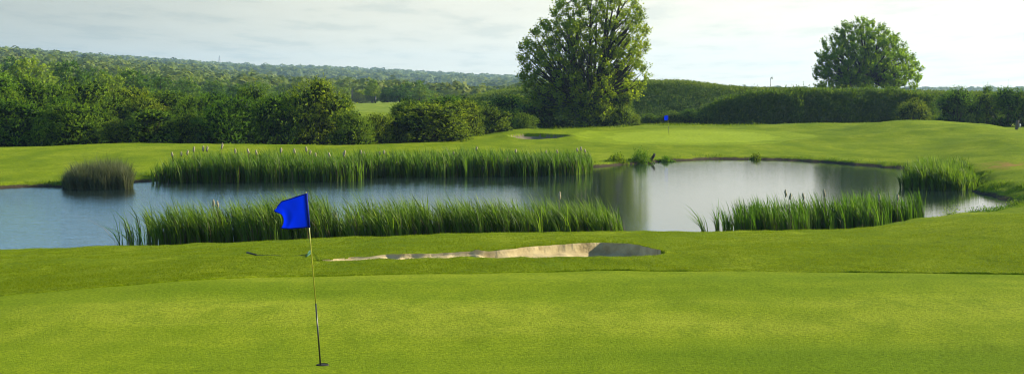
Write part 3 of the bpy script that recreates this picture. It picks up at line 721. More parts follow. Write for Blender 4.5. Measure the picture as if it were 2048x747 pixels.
# low bright bushes behind the far flag
for i, (px, w, top) in enumerate([(1300, 60, 226), (1345, 60, 220), (1380, 60, 216), (1405, 50, 222)]):
    place_bush(px, 166, w, top, ['low bright bush next to the big tree, behind the far green', 'low bright bush right behind the far blue flag', 'low bright bush just past the far blue flag toward the hedge', 'low bright bush touching the tapering end of the long hedge'][i], 'b', group='low bright bushes behind the far flag')
# bushes at the right end
for px, Y, w, top, k, lab in [
    (1826, 158, 78, 196, 'm', 'rounded bush bulging from the end of the long clipped hedge'),
    (1916, 152, 104, 172, 'm', 'spiky dark bush after the gap beyond the long hedge'),
    (1972, 154, 96, 176, 'm', 'dark bush below the pointed tree top beyond the mound'),
    (2018, 150, 96, 170, 'm', 'dark ragged bush behind the wooden post'),
    (2062, 148, 70, 182, 'm', 'dark bush cut by the frame edge behind the wooden post'),
    (1940, 147, 26, 226, 'b', 'tiny sunlit bush in front of the dark bushes beyond the mound'),
    (1890, 156, 36, 222, 's', 'small upright sprig bush in the gap beyond the long hedge'),
    (1974, 158, 34, 163, 's', 'pointed pale tree top rising above the dark bushes beyond the mound')]:
    place_bush(px, Y, w, top, lab, k, group='bushes beyond the mound')

# long hedge
def make_hedge():
    rng = np.random.default_rng(77); g = Geo(); gs = Geo()
    n = 5600
    px = rng.uniform(1392, 1868, n); Y0 = 168.0
    top = np.interp(px, [1392, 1420, 1460, 1500, 1560, 1620, 1720, 1800, 1868], [226, 213, 198, 188, 183, 182, 178, 183, 190])
    top = top + (fbm(px * .05, px * 0, 5) - .5) * 15
    # shoots over front face, top and back of a thick body
    u = rng.uniform(0, 1, n)
    x = XW(px, Y0); zt = ZW(top, Y0); zb = H(x, np.full(n, Y0)) - .1
    fr = u < .62
    depth = np.where(fr, -1.9 + rng.normal(0, .35, n), rng.uniform(-1.7, 2.0, n))
    hz = np.where(fr, rng.uniform(0, 1, n), 1.0)
    bulge = (fbm(x * .6, hz * 2.2, 15, 2) - .5) * 3.2
    z = zb + (zt - zb) * hz
    depth = np.where(fr, depth + bulge + 1.2 * hz ** 3, depth)
    z = z - np.where(fr, 0, .25 * (depth / 1.8) ** 2) - .3
    P0 = np.stack([x, Y0 + depth, z], 1)
    d = norm(np.stack([rng.normal(0, .45, n), np.where(fr, -.6, 0) + rng.normal(0, .3, n), .75 + np.where(fr, 0, .5) + 0 * x], 1))
    per = 11; t = np.tile(np.linspace(0, 1, per), n); ln = rng.uniform(.3, .8, n) * np.where(~fr & (rng.uniform(0, 1, n) > .85), 1.9, 1)
    P = np.repeat(P0, per, 0) + np.repeat(d * ln[:, None], per, 0) * t[:, None]
    P[:, 2] = np.maximum(P[:, 2], np.repeat(zb, per))
    N = norm(rng.normal(0, .5, (n * per, 3)) + np.array([0, 0, .3]) + np.repeat(d, per, 0) * .5); D = norm(np.repeat(d, per, 0) * .6 + rng.normal(0, .6, (n * per, 3)))
    s = .18 * rng.uniform(.6, 1.3, n * per)
    leaf_quads(g, P, D, N, s, s * .7, np.clip(np.repeat(rng.normal(.42, .2, n), per) + rng.normal(0, .12, n * per), 0, 1))
    m = 9000; px = rng.uniform(1396, 1864, m); x = XW(px, Y0)
    top = np.interp(px, [1392, 1420, 1460, 1500, 1560, 1620, 1720, 1800, 1868], [226, 213, 198, 188, 183, 182, 178, 183, 190])
    zb = H(x, np.full(m, Y0)); zt = ZW(top, Y0) - .5
    P = np.stack([x, Y0 + rng.uniform(-1.6, 1.6, m), zb + (zt - zb) * rng.uniform(0, 1, m)], 1)
    leaf_quads(g, P, rdir(rng, m), rdir(rng, m), .42, .34, np.clip(rng.normal(.25, .1, m), 0, 1))
    for k in range(26):
        p = 1410 + k * 17.5; x0 = XW(p, Y0); z0 = Hs(x0, Y0)
        tube(gs, [(x0, Y0, z0 - .1), (x0 + rng.normal(0, .2), Y0, z0 + 1.4), (x0 + rng.normal(0, .5), Y0 + rng.normal(0, .4), z0 + 2.6)], [.08, .05, .02], 4)
    root = empty('hedge', (XW(1630, Y0), Y0, 0))
    for nm, gg, mt in (('foliage', g, M_hedge), ('stem', gs, M_bark)):
        o = obj(nm, gg.mesh(nm, mt), root); o.location = (-root.location.x, -Y0, 0)
    tag(root, 'long dense dark hedge behind the far green and the grassy mound', 'hedge')
make_hedge()

# real trees
def make_tree_meshes(seed, prof, depth=.85, clumps=200, twigs=9, per=12, leaf=.2, stems=6, base_r=.4, fork=.8, mat=M_tree, ivy=0, twig_len=(.6, 1.5), up=.5, fill=0, k=6, outer=.6, tw_min=.012):
    """prof: [(z, xmin, xmax)] outline of the crown in metres, trunk base at the origin"""
    rng = np.random.default_rng(seed)
    pz = np.array([p[0] for p in prof]); pa = np.array([p[1] for p in prof]); pb = np.array([p[2] for p in prof])
    wz = np.interp(np.linspace(pz[0], pz[-1], 200), pz, (pb - pa)); cz = np.cumsum(wz ** 1.5); cz /= cz[-1]
    C_ = []
    tries = 0; mind = ((pz[-1] - pz[0]) * (wz.mean()) ** 2 * depth / clumps) ** (1 / 3) * .62
    while len(C_) < clumps and tries < clumps * 40:
        tries += 1
        z = np.interp(rng.uniform(), cz, np.linspace(pz[0], pz[-1], 200))
        a = np.interp(z, pz, pa); b = np.interp(z, pz, pb); c = (a + b) / 2; w = (b - a) / 2
        th = rng.uniform(0, 2 * np.pi); r = rng.uniform() ** outer * .93
        p = np.array([c + w * r * math.cos(th), w * depth * r * math.sin(th), z])
        if all(np.sum((p - q) ** 2) > mind ** 2 for q in C_[-400:]): C_.append(p)
    C_ = np.array(C_)
    gt = Geo(); gl = Geo(); zmax = pz[-1]
    # main stems
    St = []
    for i in range(stems):
        th = i * 2.4 + rng.uniform(-.3, .3)
        zt = zmax * rng.uniform(.72, .93) if i else zmax * .95
        a = np.interp(zt, pz, pa); b = np.interp(zt, pz, pb)
        q = .80 if i else .12
        end = np.array([(a + b) / 2 + (b - a) / 2 * q * math.cos(th), (b - a) / 2 * depth * q * math.sin(th), zt])
        start = np.array([.25 * math.cos(th) * base_r, .25 * math.sin(th) * base_r, 0.0])
        ts = np.linspace(0, 1, 10)
        pts = []
        for t in ts:
            hor = t ** 1.15 if i % 2 else t ** .85
            p = np.array([start[0] + (end[0] - start[0]) * hor, start[1] + (end[1] - start[1]) * hor, zt * t])
            p[:2] += np.array([math.sin(t * 5 + i), math.cos(t * 4 + i * 2)]) * .22 * t * min(1, zmax / 10)
            pts.append(p)
        pts = np.array(pts); St.append(pts)
        r0 = base_r * (.75 if i else 1.0)
        tube(gt, pts, r0 * (1 - ts) ** .8 * .85 + .03, k)
    tube(gt, [(0, 0, -.3), (0, 0, .4), (0, 0, fork)], [base_r * 1.7, base_r * 1.25, base_r * .95], 10)
    allp = np.concatenate([s[2:] for s in St])
    for c in C_:
        # branch from a stem point below the clump
        dd = allp - c
        cost = np.linalg.norm(dd, axis=1) + 2.4 * np.maximum(0, allp[:, 2] - c[2] + 1.15 * np.linalg.norm(dd[:, :2], axis=1))
        s = allp[np.argmin(cost)]
        L = np.linalg.norm(c - s)
        mid = (s + c) / 2 + np.array([0, 0, -.06 * L]) + rng.normal(0, .05 * L, 3)
        rb = .02 + .012 * L * zmax / 12
        tube(gt, [s, mid, c], [rb, rb * .65, tw_min], 4, cap=False)
        n = twigs
        out = norm(c - np.array([c[0] * .5, c[1] * .5, max(c[2] - 4, 0)]))
        d = norm(rdir(rng, n) + np.array([0, 0, up]) + out * .4)
        ln = rng.uniform(*twig_len, n)
        for j in range(0, n, 3):
            tube(gt, [c, c + d[j] * ln[j] * .9], [tw_min, tw_min * .5], 3 if False else 4, cap=False)
        t = np.tile(np.linspace(.12, 1, per), n)
        P = c + np.repeat(d * ln[:, None], per, 0) * t[:, None] + rng.normal(0, .07 * twig_len[1], (n * per, 3))
        D = norm(np.repeat(d, per, 0) * .4 + rng.normal(0, .8, (n * per, 3)) + np.array([0, 0, -.2]))
        N = norm(rng.normal(0, .6, (n * per, 3)) + np.array([0, 0, .3]) + out * .4 + np.repeat(d, per, 0) * .5)
        sz = leaf * rng.uniform(.6, 1.35, n * per)
        leaf_quads(gl, P, D, N, sz, sz * .8, np.clip(rng.normal(.45, .16) + rng.normal(0, .15, n * per), 0, 1))
    res = {'trunk': gt.mesh('trunk', M_bark, True), 'crown': gl.mesh('crown', mat)}
    if ivy:
        gi = Geo(); n = 4200
        si = rng.integers(0, 3, n); t = rng.uniform(0.02, .55, n) ** 1.0
        P = np.array([St[a][0] + 0 for a in si])
        for a in range(3):
            m = si == a
            for ax in range(3): P[m, ax] = np.interp(t[m], np.linspace(0, 1, 10), St[a][:, ax])
        o = rdir(rng, n); o[:, 2] *= .3
        P = P + o * (base_r * .7 + .25 * rng.uniform(0, 1, n))[:, None] * (1.2 - t)[:, None]
        leaf_quads(gi, P, rdir(rng, n), o + rng.normal(0, .4, (n, 3)), .2, .18, np.clip(rng.normal(.15, .1, n), 0, 1))
        res['ivy'] = gi.mesh('ivy', M_bush)
    return res
def place_tree(meshes, loc, label, cat='tree', name='tree', group=None, rz=0, scale=(1, 1, 1)):
    root = empty(name, loc, rz, scale)
    for k_, me in meshes.items(): obj(k_, me, root)
    return tag(root, label, cat, group)
# big tree: base px 1178, Y 150; 1 px = .0607 m
Yb = 150.0; xb = XW(1178, Yb); zb_ = Hs(xb, Yb); k_ = Yb / F
def row(py, a, b): return (ZW(py, Yb) - zb_, (a - 1178) * k_ * 1.05, (b - 1178) * k_ * 1.10)
prof = [row(240, 1120, 1235), row(215, 1060, 1262), row(190, 1045, 1282), row(165, 1038, 1294), row(130, 1034, 1300), row(100, 1036, 1300), row(75, 1048, 1298), row(50, 1070, 1288), row(25, 1092, 1284), row(0, 1128, 1278), row(-25, 1150, 1268), row(-50, 1185, 1250), row(-62, 1205, 1235)]
bt = make_tree_meshes(7, prof, .8, 470, 10, 12, .23, 8, .42, .7, M_tree, ivy=1, twig_len=(.6, 1.45), up=1.0, outer=.5, tw_min=.014)
place_tree(bt, (xb, Yb, zb_), 'tall broad multi-stemmed tree with ivy on its trunk, beside the far green')
# right tree behind the hedge
Yb = 205.0; xb = XW(1735, Yb); zb_ = Hs(xb, Yb); k_ = Yb / F
def row(py, a, b): return (ZW(py, Yb) - zb_, (a - 1735) * k_ * 1.05, (b - 1735) * k_ * 1.05)
prof = [row(178, 1640, 1830), row(160, 1626, 1842), row(140, 1628, 1840), row(118, 1632, 1828), row(100, 1640, 1815), row(80, 1655, 1795), row(62, 1672, 1772), row(50, 1695, 1755), row(42, 1712, 1732)]
M_tree2 = leaf_mat('dome_tree_leaves', [(.10, .16, .006), (.15, .23, .009), (.21, .30, .013), (.27, .36, .02)], .66)
rt = make_tree_meshes(21, prof, .85, 520, 10, 12, .235, 9, .38, .4, M_tree2, twig_len=(.6, 1.3), up=1.2, outer=.45, tw_min=.016)
place_tree(rt, (xb, Yb, zb_), 'lone wide dome-shaped tree standing up behind the long hedge')

# mid-distance trees
def mid_variant(seed, Ht=9.0, R=4.2, mat=M_mid):
    pr = [(Ht * .10, -R * .7, R * .7), (Ht * .25, -R * .95, R * .95), (Ht * .45, -R, R), (Ht * .65, -R * .86, R * .86), (Ht * .82, -R * .6, R * .6), (Ht * .95, -R * .25, R * .25)]
    return make_tree_meshes(seed, pr, .95, 90, 7, 8, .42, 4, .2, 1.0, mat, twig_len=(.6, 1.3), up=.4, k=4, outer=.4, tw_min=.02)
MV = [mid_variant(300 + i) for i in range(3)] + [mid_variant(310, 9, 2.6)]
mr = np.random.default_rng(8)
mids = [ # px, Y, wpx, top
    (-30, 190, 170, 116), (60, 215, 130, 112), (140, 240, 110, 116), (215, 205, 110, 138), (265, 230, 110, 136), (190, 300, 90, 132), (320, 240, 90, 150), (300, 330, 80, 146), (250, 340, 70, 133), (370, 260, 90, 158),
    (375, 360, 80, 150), (430, 300, 80, 160), (480, 280, 80, 166), (450, 420, 70, 158), (520, 380, 80, 162), (110, 330, 80, 118), (30, 300, 90, 108), (560, 420, 60, 166), (600, 500, 80, 158), (660, 420, 70, 164), (690, 380, 50, 172),
    (745, 318, 40, 156), (722, 330, 50, 178), (775, 322, 46, 172), (800, 318, 56, 166), (838, 324, 60, 172), (870, 330, 60, 184), (905, 300, 60, 188), (940, 310, 60, 192), (830, 360, 90, 158), (880, 420, 60, 178), (985, 400, 60, 182)]
GM = 'trees of the valley beyond the hedgerow'
for i, (px, Y, w, top) in enumerate(sorted(mids, reverse=True)):
    x = XW(px, Y); z0 = Hs(x, Y) - .2; h = ZW(top, Y) - z0
    slim = w / F * Y / h < .75
    mv = MV[3] if slim else MV[mr.integers(0, 3)]
    R0 = 3.3 if slim else 4.9
    s = w / F * Y / 2 / R0
    place_tree(mv, (x, Y, z0), ('slim upright' if slim else 'rounded') + ' tree in the valley beyond the hedgerow, %s counting outward from the big tree' % ORD[i], group=GM, rz=mr.uniform(0, 6.28), scale=(s, s, h / 9.6))

# far-off woodland: reads as one mass
def woodland():
    rng = np.random.default_rng(55)
    Ys = []; Xs = []
    Y = 420.0
    while Y < 2750:
        st = Y * .0062 + 1.5
        px = np.arange(-220, 2200, st / Y * F) + rng.uniform(0, 20)
        Xs.append(XW(px, Y) + rng.normal(0, st * .3, len(px))); Ys.append(Y + rng.normal(0, st * .8, len(px)))
        Y += st * 2.2
    X = np.concatenate(Xs); Y = np.concatenate(Ys)
    px = 1024 + F * X / Y
    keep = (px < 1080) | (Y > 1900)
    keep &= ~((px > 1090) & (px < 1290) & True)
    # clearings: pasture between the woods
    cl = fbm(X * .0045, Y * .0022, 66)
    keep &= ~((cl > .60) & (Y > 500)) | (Y > 2350)
    keep &= ~((px > 835) & (px < 910) & (Y > 520) & (Y < 1000))
    keep &= ~((px > 380) & (px < 470) & (Y > 1150) & (Y < 1500))
    X, Y = X[keep], Y[keep]; n = len(X)
    Z = H(X, Y)
    R = (Y * .0048 + 1.6) * rng.uniform(.7, 1.35, n); R = np.minimum(R, 11) ; Ht = np.clip(R * 1.5, 5, 12) * rng.uniform(.8, 1.25, n)
    q = 96
    d = rdir(rng, n * q); d[:, 2] = np.abs(d[:, 2]) * 1.15 - .25; d = norm(d)
    c = np.repeat(np.stack([X, Y, Z + Ht * .55], 1), q, 0)
    lump = 1 + .22 * np.sin(d[:, 0] * 5 + np.repeat(rng.uniform(0, 6, n), q)) * np.cos(d[:, 2] * 6 + np.repeat(rng.uniform(0, 6, n), q))
    rr = np.repeat(R, q) * lump * rng.uniform(.86, 1.08, n * q)
    P = c + d * np.stack([rr, rr, np.repeat(Ht * .5, q) * lump], 1)
    N = norm(d + rng.normal(0, .25, d.shape)); T = norm(np.cross(N, rdir(rng, n * q)))
    s = np.repeat(R, q) * .44 * rng.uniform(.6, 1.3, n * q)
    g = Geo(); leaf_quads(g, P - T * s[:, None] * .5, T, N, s, s * .8, np.clip(np.repeat(rng.uniform(.1, .9, n), q) + rng.normal(0, .1, n * q), 0, 1))
    print('woodland trees', n)
    tag(obj('distant_woodland', g.mesh('distant_woodland', M_far)), 'hazy woodland covering the valley and the far ridge', 'woodland', kind='stuff')
woodland()

# herbage on the embankment face and top
def herbage():
    rng = np.random.default_rng(66)
    n = 30000; px = rng.uniform(925, 2130, n); Y = rng.uniform(172, 216, n)
    Y = np.where(rng.uniform(0, 1, n) < .7, rng.uniform(172, 191, n), Y)
    X = XW(px, Y); Z = H(X, Y)
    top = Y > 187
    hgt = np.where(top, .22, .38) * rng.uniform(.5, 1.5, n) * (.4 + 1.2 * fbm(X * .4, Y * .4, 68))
    per = 5; g = Geo()
    d = norm(np.stack([rng.normal(0, .5, n), rng.normal(-.2, .5, n), np.ones(n)], 1))
    t = np.tile(np.linspace(0, 1, per), n)
    P = np.repeat(np.stack([X, Y, Z - .05], 1), per, 0) + np.repeat(d * hgt[:, None], per, 0) * t[:, None] + rng.normal(0, .12, (n * per, 3))
    s = .26 * rng.uniform(.6, 1.3, n * per)
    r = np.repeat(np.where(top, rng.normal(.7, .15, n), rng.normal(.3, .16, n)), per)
    leaf_quads(g, P, norm(rng.normal(0, .6, (n * per, 3)) + np.array([0, 0, .8])), norm(rng.normal(0, .7, (n * per, 3)) + np.array([0, -.3, .5])), s, s * .6, np.clip(r, 0, 1))
    tag(obj('bank_undergrowth', g.mesh('bank_undergrowth', leaf_mat('bank_herbs', [(.025, .055, .012), (.04, .085, .016), (.07, .12, .018), (.12, .18, .025)], .4))), 'rough weeds and grass covering the steep embankment behind the far green', 'undergrowth', kind='stuff')
    # weedy margin at the foot of the hedge and big tree
    n = 9000; px = rng.uniform(900, 1880, n); Y = 160 + rng.uniform(-4, 6, n) + 0 * px
    Y = np.where(px < 1290, Y - 14 * smooth(1290, 1240, px), Y)
    X = XW(px, Y); Z = H(X, Y); hg = .35 * rng.uniform(.4, 1.5, n) * np.clip(fbm(X * .35, Y * .35, 69) * 2 - .5, 0, 1)
    tag(obj('hedge_foot_weeds', blades('hedge_foot_weeds', X, Y, hg, .09, .5, M_blade, rng)), 'unmown weeds along the foot of the hedge and the big tree', 'weeds', kind='stuff')
herbage()

# ------------------------------------------------------------------ flags
def flag_mat():
    m, nt, out = newmat('blue_cloth')
    tcn = nd(nt, 'ShaderNodeTexCoord')
    w = noise(nt, mapping(nt, tcn.outputs['Object'], (400, 400, 400)), 1, 1)
    p = nd(nt, 'ShaderNodeBsdfPrincipled'); p.inputs['Base Color'].default_value = (.006, .07, .60, 1); p.inputs['Roughness'].default_value = .7; p.inputs['Specular IOR Level'].default_value = .1
    nt.links.new(bump(nt, w, .2, .001), p.inputs['Normal'])
    t = nd(nt, 'ShaderNodeBsdfTranslucent'); t.inputs['Color'].default_value = (.010, .13, .92, 1)
    mx = nd(nt, 'ShaderNodeMixShader'); mx.inputs[0].default_value = .6
    nt.links.new(p.outputs[0], mx.inputs[1]); nt.links.new(t.outputs[0], mx.inputs[2]); nt.links.new(mx.outputs[0], out.inputs[0]); return m
M_flag = flag_mat()
M_hem = plain('navy_hem', (.004, .012, .20), .7, .1, var=.1)
M_yel = plain('yellow_fibreglass', (.34, .32, .03), .35, .5, var=.1)
M_blk = plain('black_pole', (.012, .012, .010), .35, .5)
def bez(P, t): return np.interp(t, np.linspace(0, 1, len(P)), P)
def flagstick(pxb, pyb, pxt, pyt, Y, outline_top, outline_bot, rpole, label, sleeve_w, split_py, dy=.05, small=False):
    """outline_top/bot: px,py points of the cloth's upper and lower edges going away from the pole"""
    xb_, zb_ = XW(pxb, Y), ZW(pyb, Y); xt, zt = XW(pxt, Y), ZW(pyt, Y)
    root = empty('flagstick', (xb_, Y, zb_))
    def L(px, py): return np.array([XW(px, Y) - xb_, 0, ZW(py, Y) - zb_])
    top = L(pxt, pyt); f = (split_py - pyb) / (pyt - pyb)
    mid = top * f
    g = Geo(); tube(g, [mid, top], [rpole * .72, rpole * .62], 10); obj('upper_pole', g.mesh('upper_pole', M_yel, True), root)
    g = Geo(); tube(g, [(0, 0, -.12), mid], [rpole * .98, rpole * .9], 10); obj('lower_pole', g.mesh('lower_pole', M_blk, True), root)
    # cloth grid
    nu, nv = 36, 28
    T = np.array([L(*p) for p in outline_top]); B = np.array([L(*p) for p in outline_bot])
    us = np.linspace(0, 1, nu); V = []
    for v in np.linspace(0, 1, nv):
        for u in us:
            pt = np.array([np.interp(u, np.linspace(0, 1, len(T)), T[:, a]) for a in range(3)])
            pb = np.array([np.interp(u, np.linspace(0, 1, len(B)), B[:, a]) for a in range(3)])
            p = pt * (1 - v) + pb * v
            # free edge pulled into an inward scoop below its tip
            if u > .5 and not small:
                w = (u - .5) / .5
                p = p + np.array([.5, 0, 0]) * .0 + np.array([1, 0, 0]) * (w ** 2) * .055 * (math.sin(max(0, (v - .15) / .85) * math.pi) - (1.1 * math.exp(-((v - .22) / .10) ** 2)))
            fold = math.sin(u * 5.2 + v * 2.2) * .030 * u + math.sin(u * 11 - v * 5) * .012 * u + .06 * u * u + .05 * math.exp(-((u - .55 - .25 * (v - .5) ** 2 * 4) / .10) ** 2) * v * .5
            p = p + np.array([0, 1, 0]) * fold * (0.8 if not small else .5)
            V.append(p)
    Fc = []; mi = []
    for j in range(nv - 1):
        for i in range(nu - 1):
            a = j * nu + i; Fc.append((a, a + 1, a + nu + 1, a + nu))
            mi.append(1 if (j == 0 or j == nv - 2 or i >= nu - 2) and not small else 0)
    me = mesh('cloth', np.array(V), Fc, [M_flag, M_hem], smooth_=True, midx=mi)
    cl = obj('cloth', me, root); so = cl.modifiers.new('thick', 'SOLIDIFY'); so.thickness = .0012
    a = T[0]; b = B[0]
    g = Geo(); tube(g, [a + (top - b) * 0, b], [sleeve_w, sleeve_w], 10); obj('sleeve', g.mesh('sleeve', M_hem, True), root)
    return tag(root, label, 'golf flag', None)
YF = 15.27
flagstick(642, 724, 611.8, 383, YF, [(612.3, 386), (596, 391), (580, 396.5), (562, 402), (553, 413)], [(618, 454.5), (606, 456), (592, 457), (575, 458.5), (559, 457.5)], .0105,
          'close golf flag with rumpled blue cloth on a leaning yellow and black pole', .0165, 606)
# the cup
def cup():
    root = empty('golf_hole', (XW(645, YF), YF, ZW(724, YF)))
    zc = Hs(XW(645, YF), YF) - root.location.z
    g = Geo(); n = 24; R = .068
    V = [(math.cos(2 * math.pi * i / n) * r, math.sin(2 * math.pi * i / n) * r, z) for r, z in ((R, zc + .012), (R, zc - .0), (R * 1.16, zc + .004), (R * 1.16, zc - .03)) for i in range(n)]
    Fc = []
    for a, b in ((0, 1), (0, 2), (2, 3)):
        for i in range(n): Fc.append((a * n + i, a * n + (i + 1) % n, b * n + (i + 1) % n, b * n + i))
    g.add(V, Fc); obj('rim', g.mesh('rim', plain('earth_rim', (.02, .02, .01), .9), False), root)
    g = Geo(); V = [(0, 0, zc + .008)] + [(math.cos(2 * math.pi * i / n) * R * 1.0, math.sin(2 * math.pi * i / n) * R, zc + .008) for i in range(n)]
    Fc = [(0, 1 + i, 1 + (i + 1) % n, 1 + (i + 2) % n) for i in range(0, n, 2)]
    g.add(V, Fc); obj('shade_disc', g.mesh('shade_disc', plain('painted_cup_shade', (.006, .006, .005), .8)), root)  # flat black disc above the turf, painting the dark inside of the cup
    tag(root, 'round dark hole in the near green at the foot of the close flag', 'golf hole')
cup()
flagstick(1338, 268, 1335.6, 229.5, 126.0, [(1336, 230.5), (1333, 230.8), (1328.5, 232)], [(1336.6, 240), (1333, 240.5), (1329, 240.8)], .022,
          'distant small blue golf flag on the bright far green', .03, 252, small=True)

# ------------------------------------------------------------------ small things
def wood_post(name, px, pyb, pyt, Y, r, lean, label, cat, extra=False, rz=0):
    x, z = XW(px, Y), ZW(pyb, Y); h = (pyb - pyt) / F * Y
    root = empty(name, (x, Y, z)); root.rotation_euler = (0, lean, rz)
    g = Geo(); zs = np.linspace(-.3, h, 6); tube(g, np.stack([.01 * np.sin(zs * 5), .01 * np.cos(zs * 4), zs], 1), [r * q for q in (1.08, 1.03, 1, .98, .96, .9)], 8)
    obj('shaft', g.mesh('shaft', M_post), root)
    if extra:
        g = Geo(); tube(g, [(r * 1.5, 0, h * .42), (r * 1.7, 0, h * .62), (r * 1.4, 0, h * .74)], [.07, .10, .05], 8); obj('tag_box', g.mesh('tag_box', plain('pale_box', (.55, .55, .5), .5)), root)
        g = Geo(); tube(g, [(r * 1.0, 0, h * .7), (r * 1.3, 0, h * 1.28)], [.02, .012], 5); obj('rod', g.mesh('rod', M_post), root)
    return tag(root, label, cat)
wood_post('marker_post', 2032, 264, 240, 110, .15, .16, 'dark leaning wooden post with a pale box on the rise beyond the pond', 'post', True)
wood_post('stump_post', 1983, 436, 419, 50.6, .062, -.18, 'short weathered stump post in the grassy tufts at the pond end', 'post')
wood_post('stump_post', 1899, 330, 319, 71.5, .05, .1, 'small dark post poking out above the compact reed clump', 'post')
wood_post('stump_post', 1962, 343, 336, 74, .06, .5, 'tiny dark peg in the turf beyond the compact reed clump', 'post')
# driftwood stump leaning from the far bank
root = empty('dead_branch', (XW(1303, 88.5), 88.5, .15))
g = Geo(); tube(g, [(-.05, 0, -.25), (0, 0, .10), (.13, -.05, .28), (.22, -.08, .48)], [.11, .12, .10, .085], 8)
obj('stub', g.mesh('stub', plain('dead_wood', (.035, .028, .022), .9, bumps=(15, .8, .02))), root)
g = Geo(); tube(g, [(.02, 0, .08), (-.12, -.04, .14), (-.2, -.04, .2)], [.05, .035, .02], 6); obj('twig', g.mesh('twig', M_post), root)
tag(root, 'dark crooked dead branch jutting from the far bank beside a leafy tuft', 'branch')
# leafy waterside tufts
def tuft(px, Y, wpx, hpx, label, seed, tall=False, mat=None):
    rng = np.random.default_rng(seed); n = 260 if wpx > 30 else 120
    w = wpx / F * Y; h = hpx / F * Y; x = XW(px, Y)
    r = rng.normal(0, .28, (n, 2)) * w
    z = np.maximum(H(x + r[:, 0], Y + r[:, 1]), 0) - .03
    hh = h * np.exp(-(r[:, 0] / (w * .4)) ** 2) * rng.uniform(.4, 1.1, n)
    g = Geo(); per = 6
    d = norm(np.stack([rng.normal(0, .35, n), rng.normal(0, .35, n), np.ones(n)], 1))
    t = np.tile(np.linspace(0, 1, per), n)
    P = np.repeat(np.stack([x + r[:, 0], Y + r[:, 1], z], 1), per, 0) + np.repeat(d * hh[:, None], per, 0) * t[:, None]
    s = .13 * rng.uniform(.5, 1.3, n * per) * Y / 90
    leaf_quads(g, P, norm(np.repeat(d, per, 0) + rng.normal(0, .6, (n * per, 3))), rdir(rng, n * per), s, s * .45, np.clip(rng.normal(.5, .2, n * per), 0, 1))
    o = obj('waterside_plant', g.mesh('waterside_plant', mat or M_bushb)); return tag(o, label, 'plant', 'leafy plants at the water edge')
tuft(1283, 87.6, 36, 30, 'tall leafy tuft at the far water edge beside the dead branch', 1)
tuft(1235, 86.4, 36, 16, 'low dark tuft at the far water edge, one along from the tall tuft', 2)
tuft(1332, 89.6, 26, 11, 'small tuft at the far water edge past the dead branch', 3)
tuft(1512, 92.4, 14, 12, 'lone little tuft on the far shore of the smooth bay', 4)
tuft(1898, 47.6, 22, 40, 'slender twiggy plant at the pond end, halfway to the stump post', 5, mat=M_bush)
tuft(1945, 49.2, 26, 26, 'pale sprouting plant just before the stump post', 6)
tuft(1870, 46.8, 30, 16, 'low tuft at the bank end of the short near reed bed', 7)
tuft(1560, 42.2, 20, 14, 'low tuft at the foot of the short near reed bed near its gap end', 8)
tuft(1700, 43.0, 60, 12, 'wide low tuft at the foot of the short near reed bed', 9)
tuft(1975, 50.2, 60, 20, 'dark leafy tuft around the base of the stump post', 10)

tuft(1915, 48.0, 40, 18, 'ragged grassy tuft on the bank next after the slender twiggy plant', 11)
tuft(2002, 51.0, 40, 18, 'ragged grassy tuft on the bank just past the stump post', 12)
tuft(1852, 46.0, 30, 15, 'ragged low tuft touching the bank end of the short near reed bed', 13)
tuft(2030, 52.6, 36, 20, 'ragged tuft right at the narrow tip of the pond', 14, mat=M_bush)
# rake lying on the grass
def rake():
    a = np.array([XW(617, 26.1), 26.1, 0]); b = np.array([XW(494, 27.0), 27.0, 0])
    root = empty('bunker_rake', (a[0], a[1], Hs(a[0], a[1])))
    za = 0.03; zb2 = Hs(b[0], b[1]) - root.location.z + .07
    zm = Hs((a[0] + b[0]) / 2, (a[1] + b[1]) / 2) - root.location.z
    g = Geo(); p0 = np.array([0, 0, .035]); p1 = np.array([b[0] - a[0], b[1] - a[1], zb2]);
    q1 = p0 * .7 + p1 * .3; q1[2] = zm + .012
    q2 = p0 * .35 + p1 * .65; q2[2] = Hs(a[0] + q2[0], a[1] + q2[1]) - root.location.z + .008
    q3 = p0 * .16 + p1 * .84; q3[2] = Hs(a[0] + q3[0], a[1] + q3[1]) - root.location.z + .02
    tube(g, [p0, q1, q2, q3], [.009, .008, .007, .007], 8); obj('handle', g.mesh('handle', plain('green_handle', (.015, .05, .03), .5)), root)
    g = Geo(); tube(g, [q3, p1], [.018, .022], 8); obj('grip', g.mesh('grip', M_blk), root)
    g = Geo(); tube(g, [(-.01, -.22, .02), (.0, .22, .02)], [.018, .018], 8); obj('head', g.mesh('head', plain('green_plastic', (.03, .12, .06), .5)), root)
    g = Geo()
    for i in range(11):
        y = -.2 + i * .04; tube(g, [(0, y, .02), (.03, y, .115)], [.007, .004], 5)
    obj('tines', g.mesh('tines', plain('pale_tines', (.06, .16, .10), .5)), root)
    tag(root, 'green bunker rake with upturned head lying on the grass behind the close flag', 'rake')
rake()

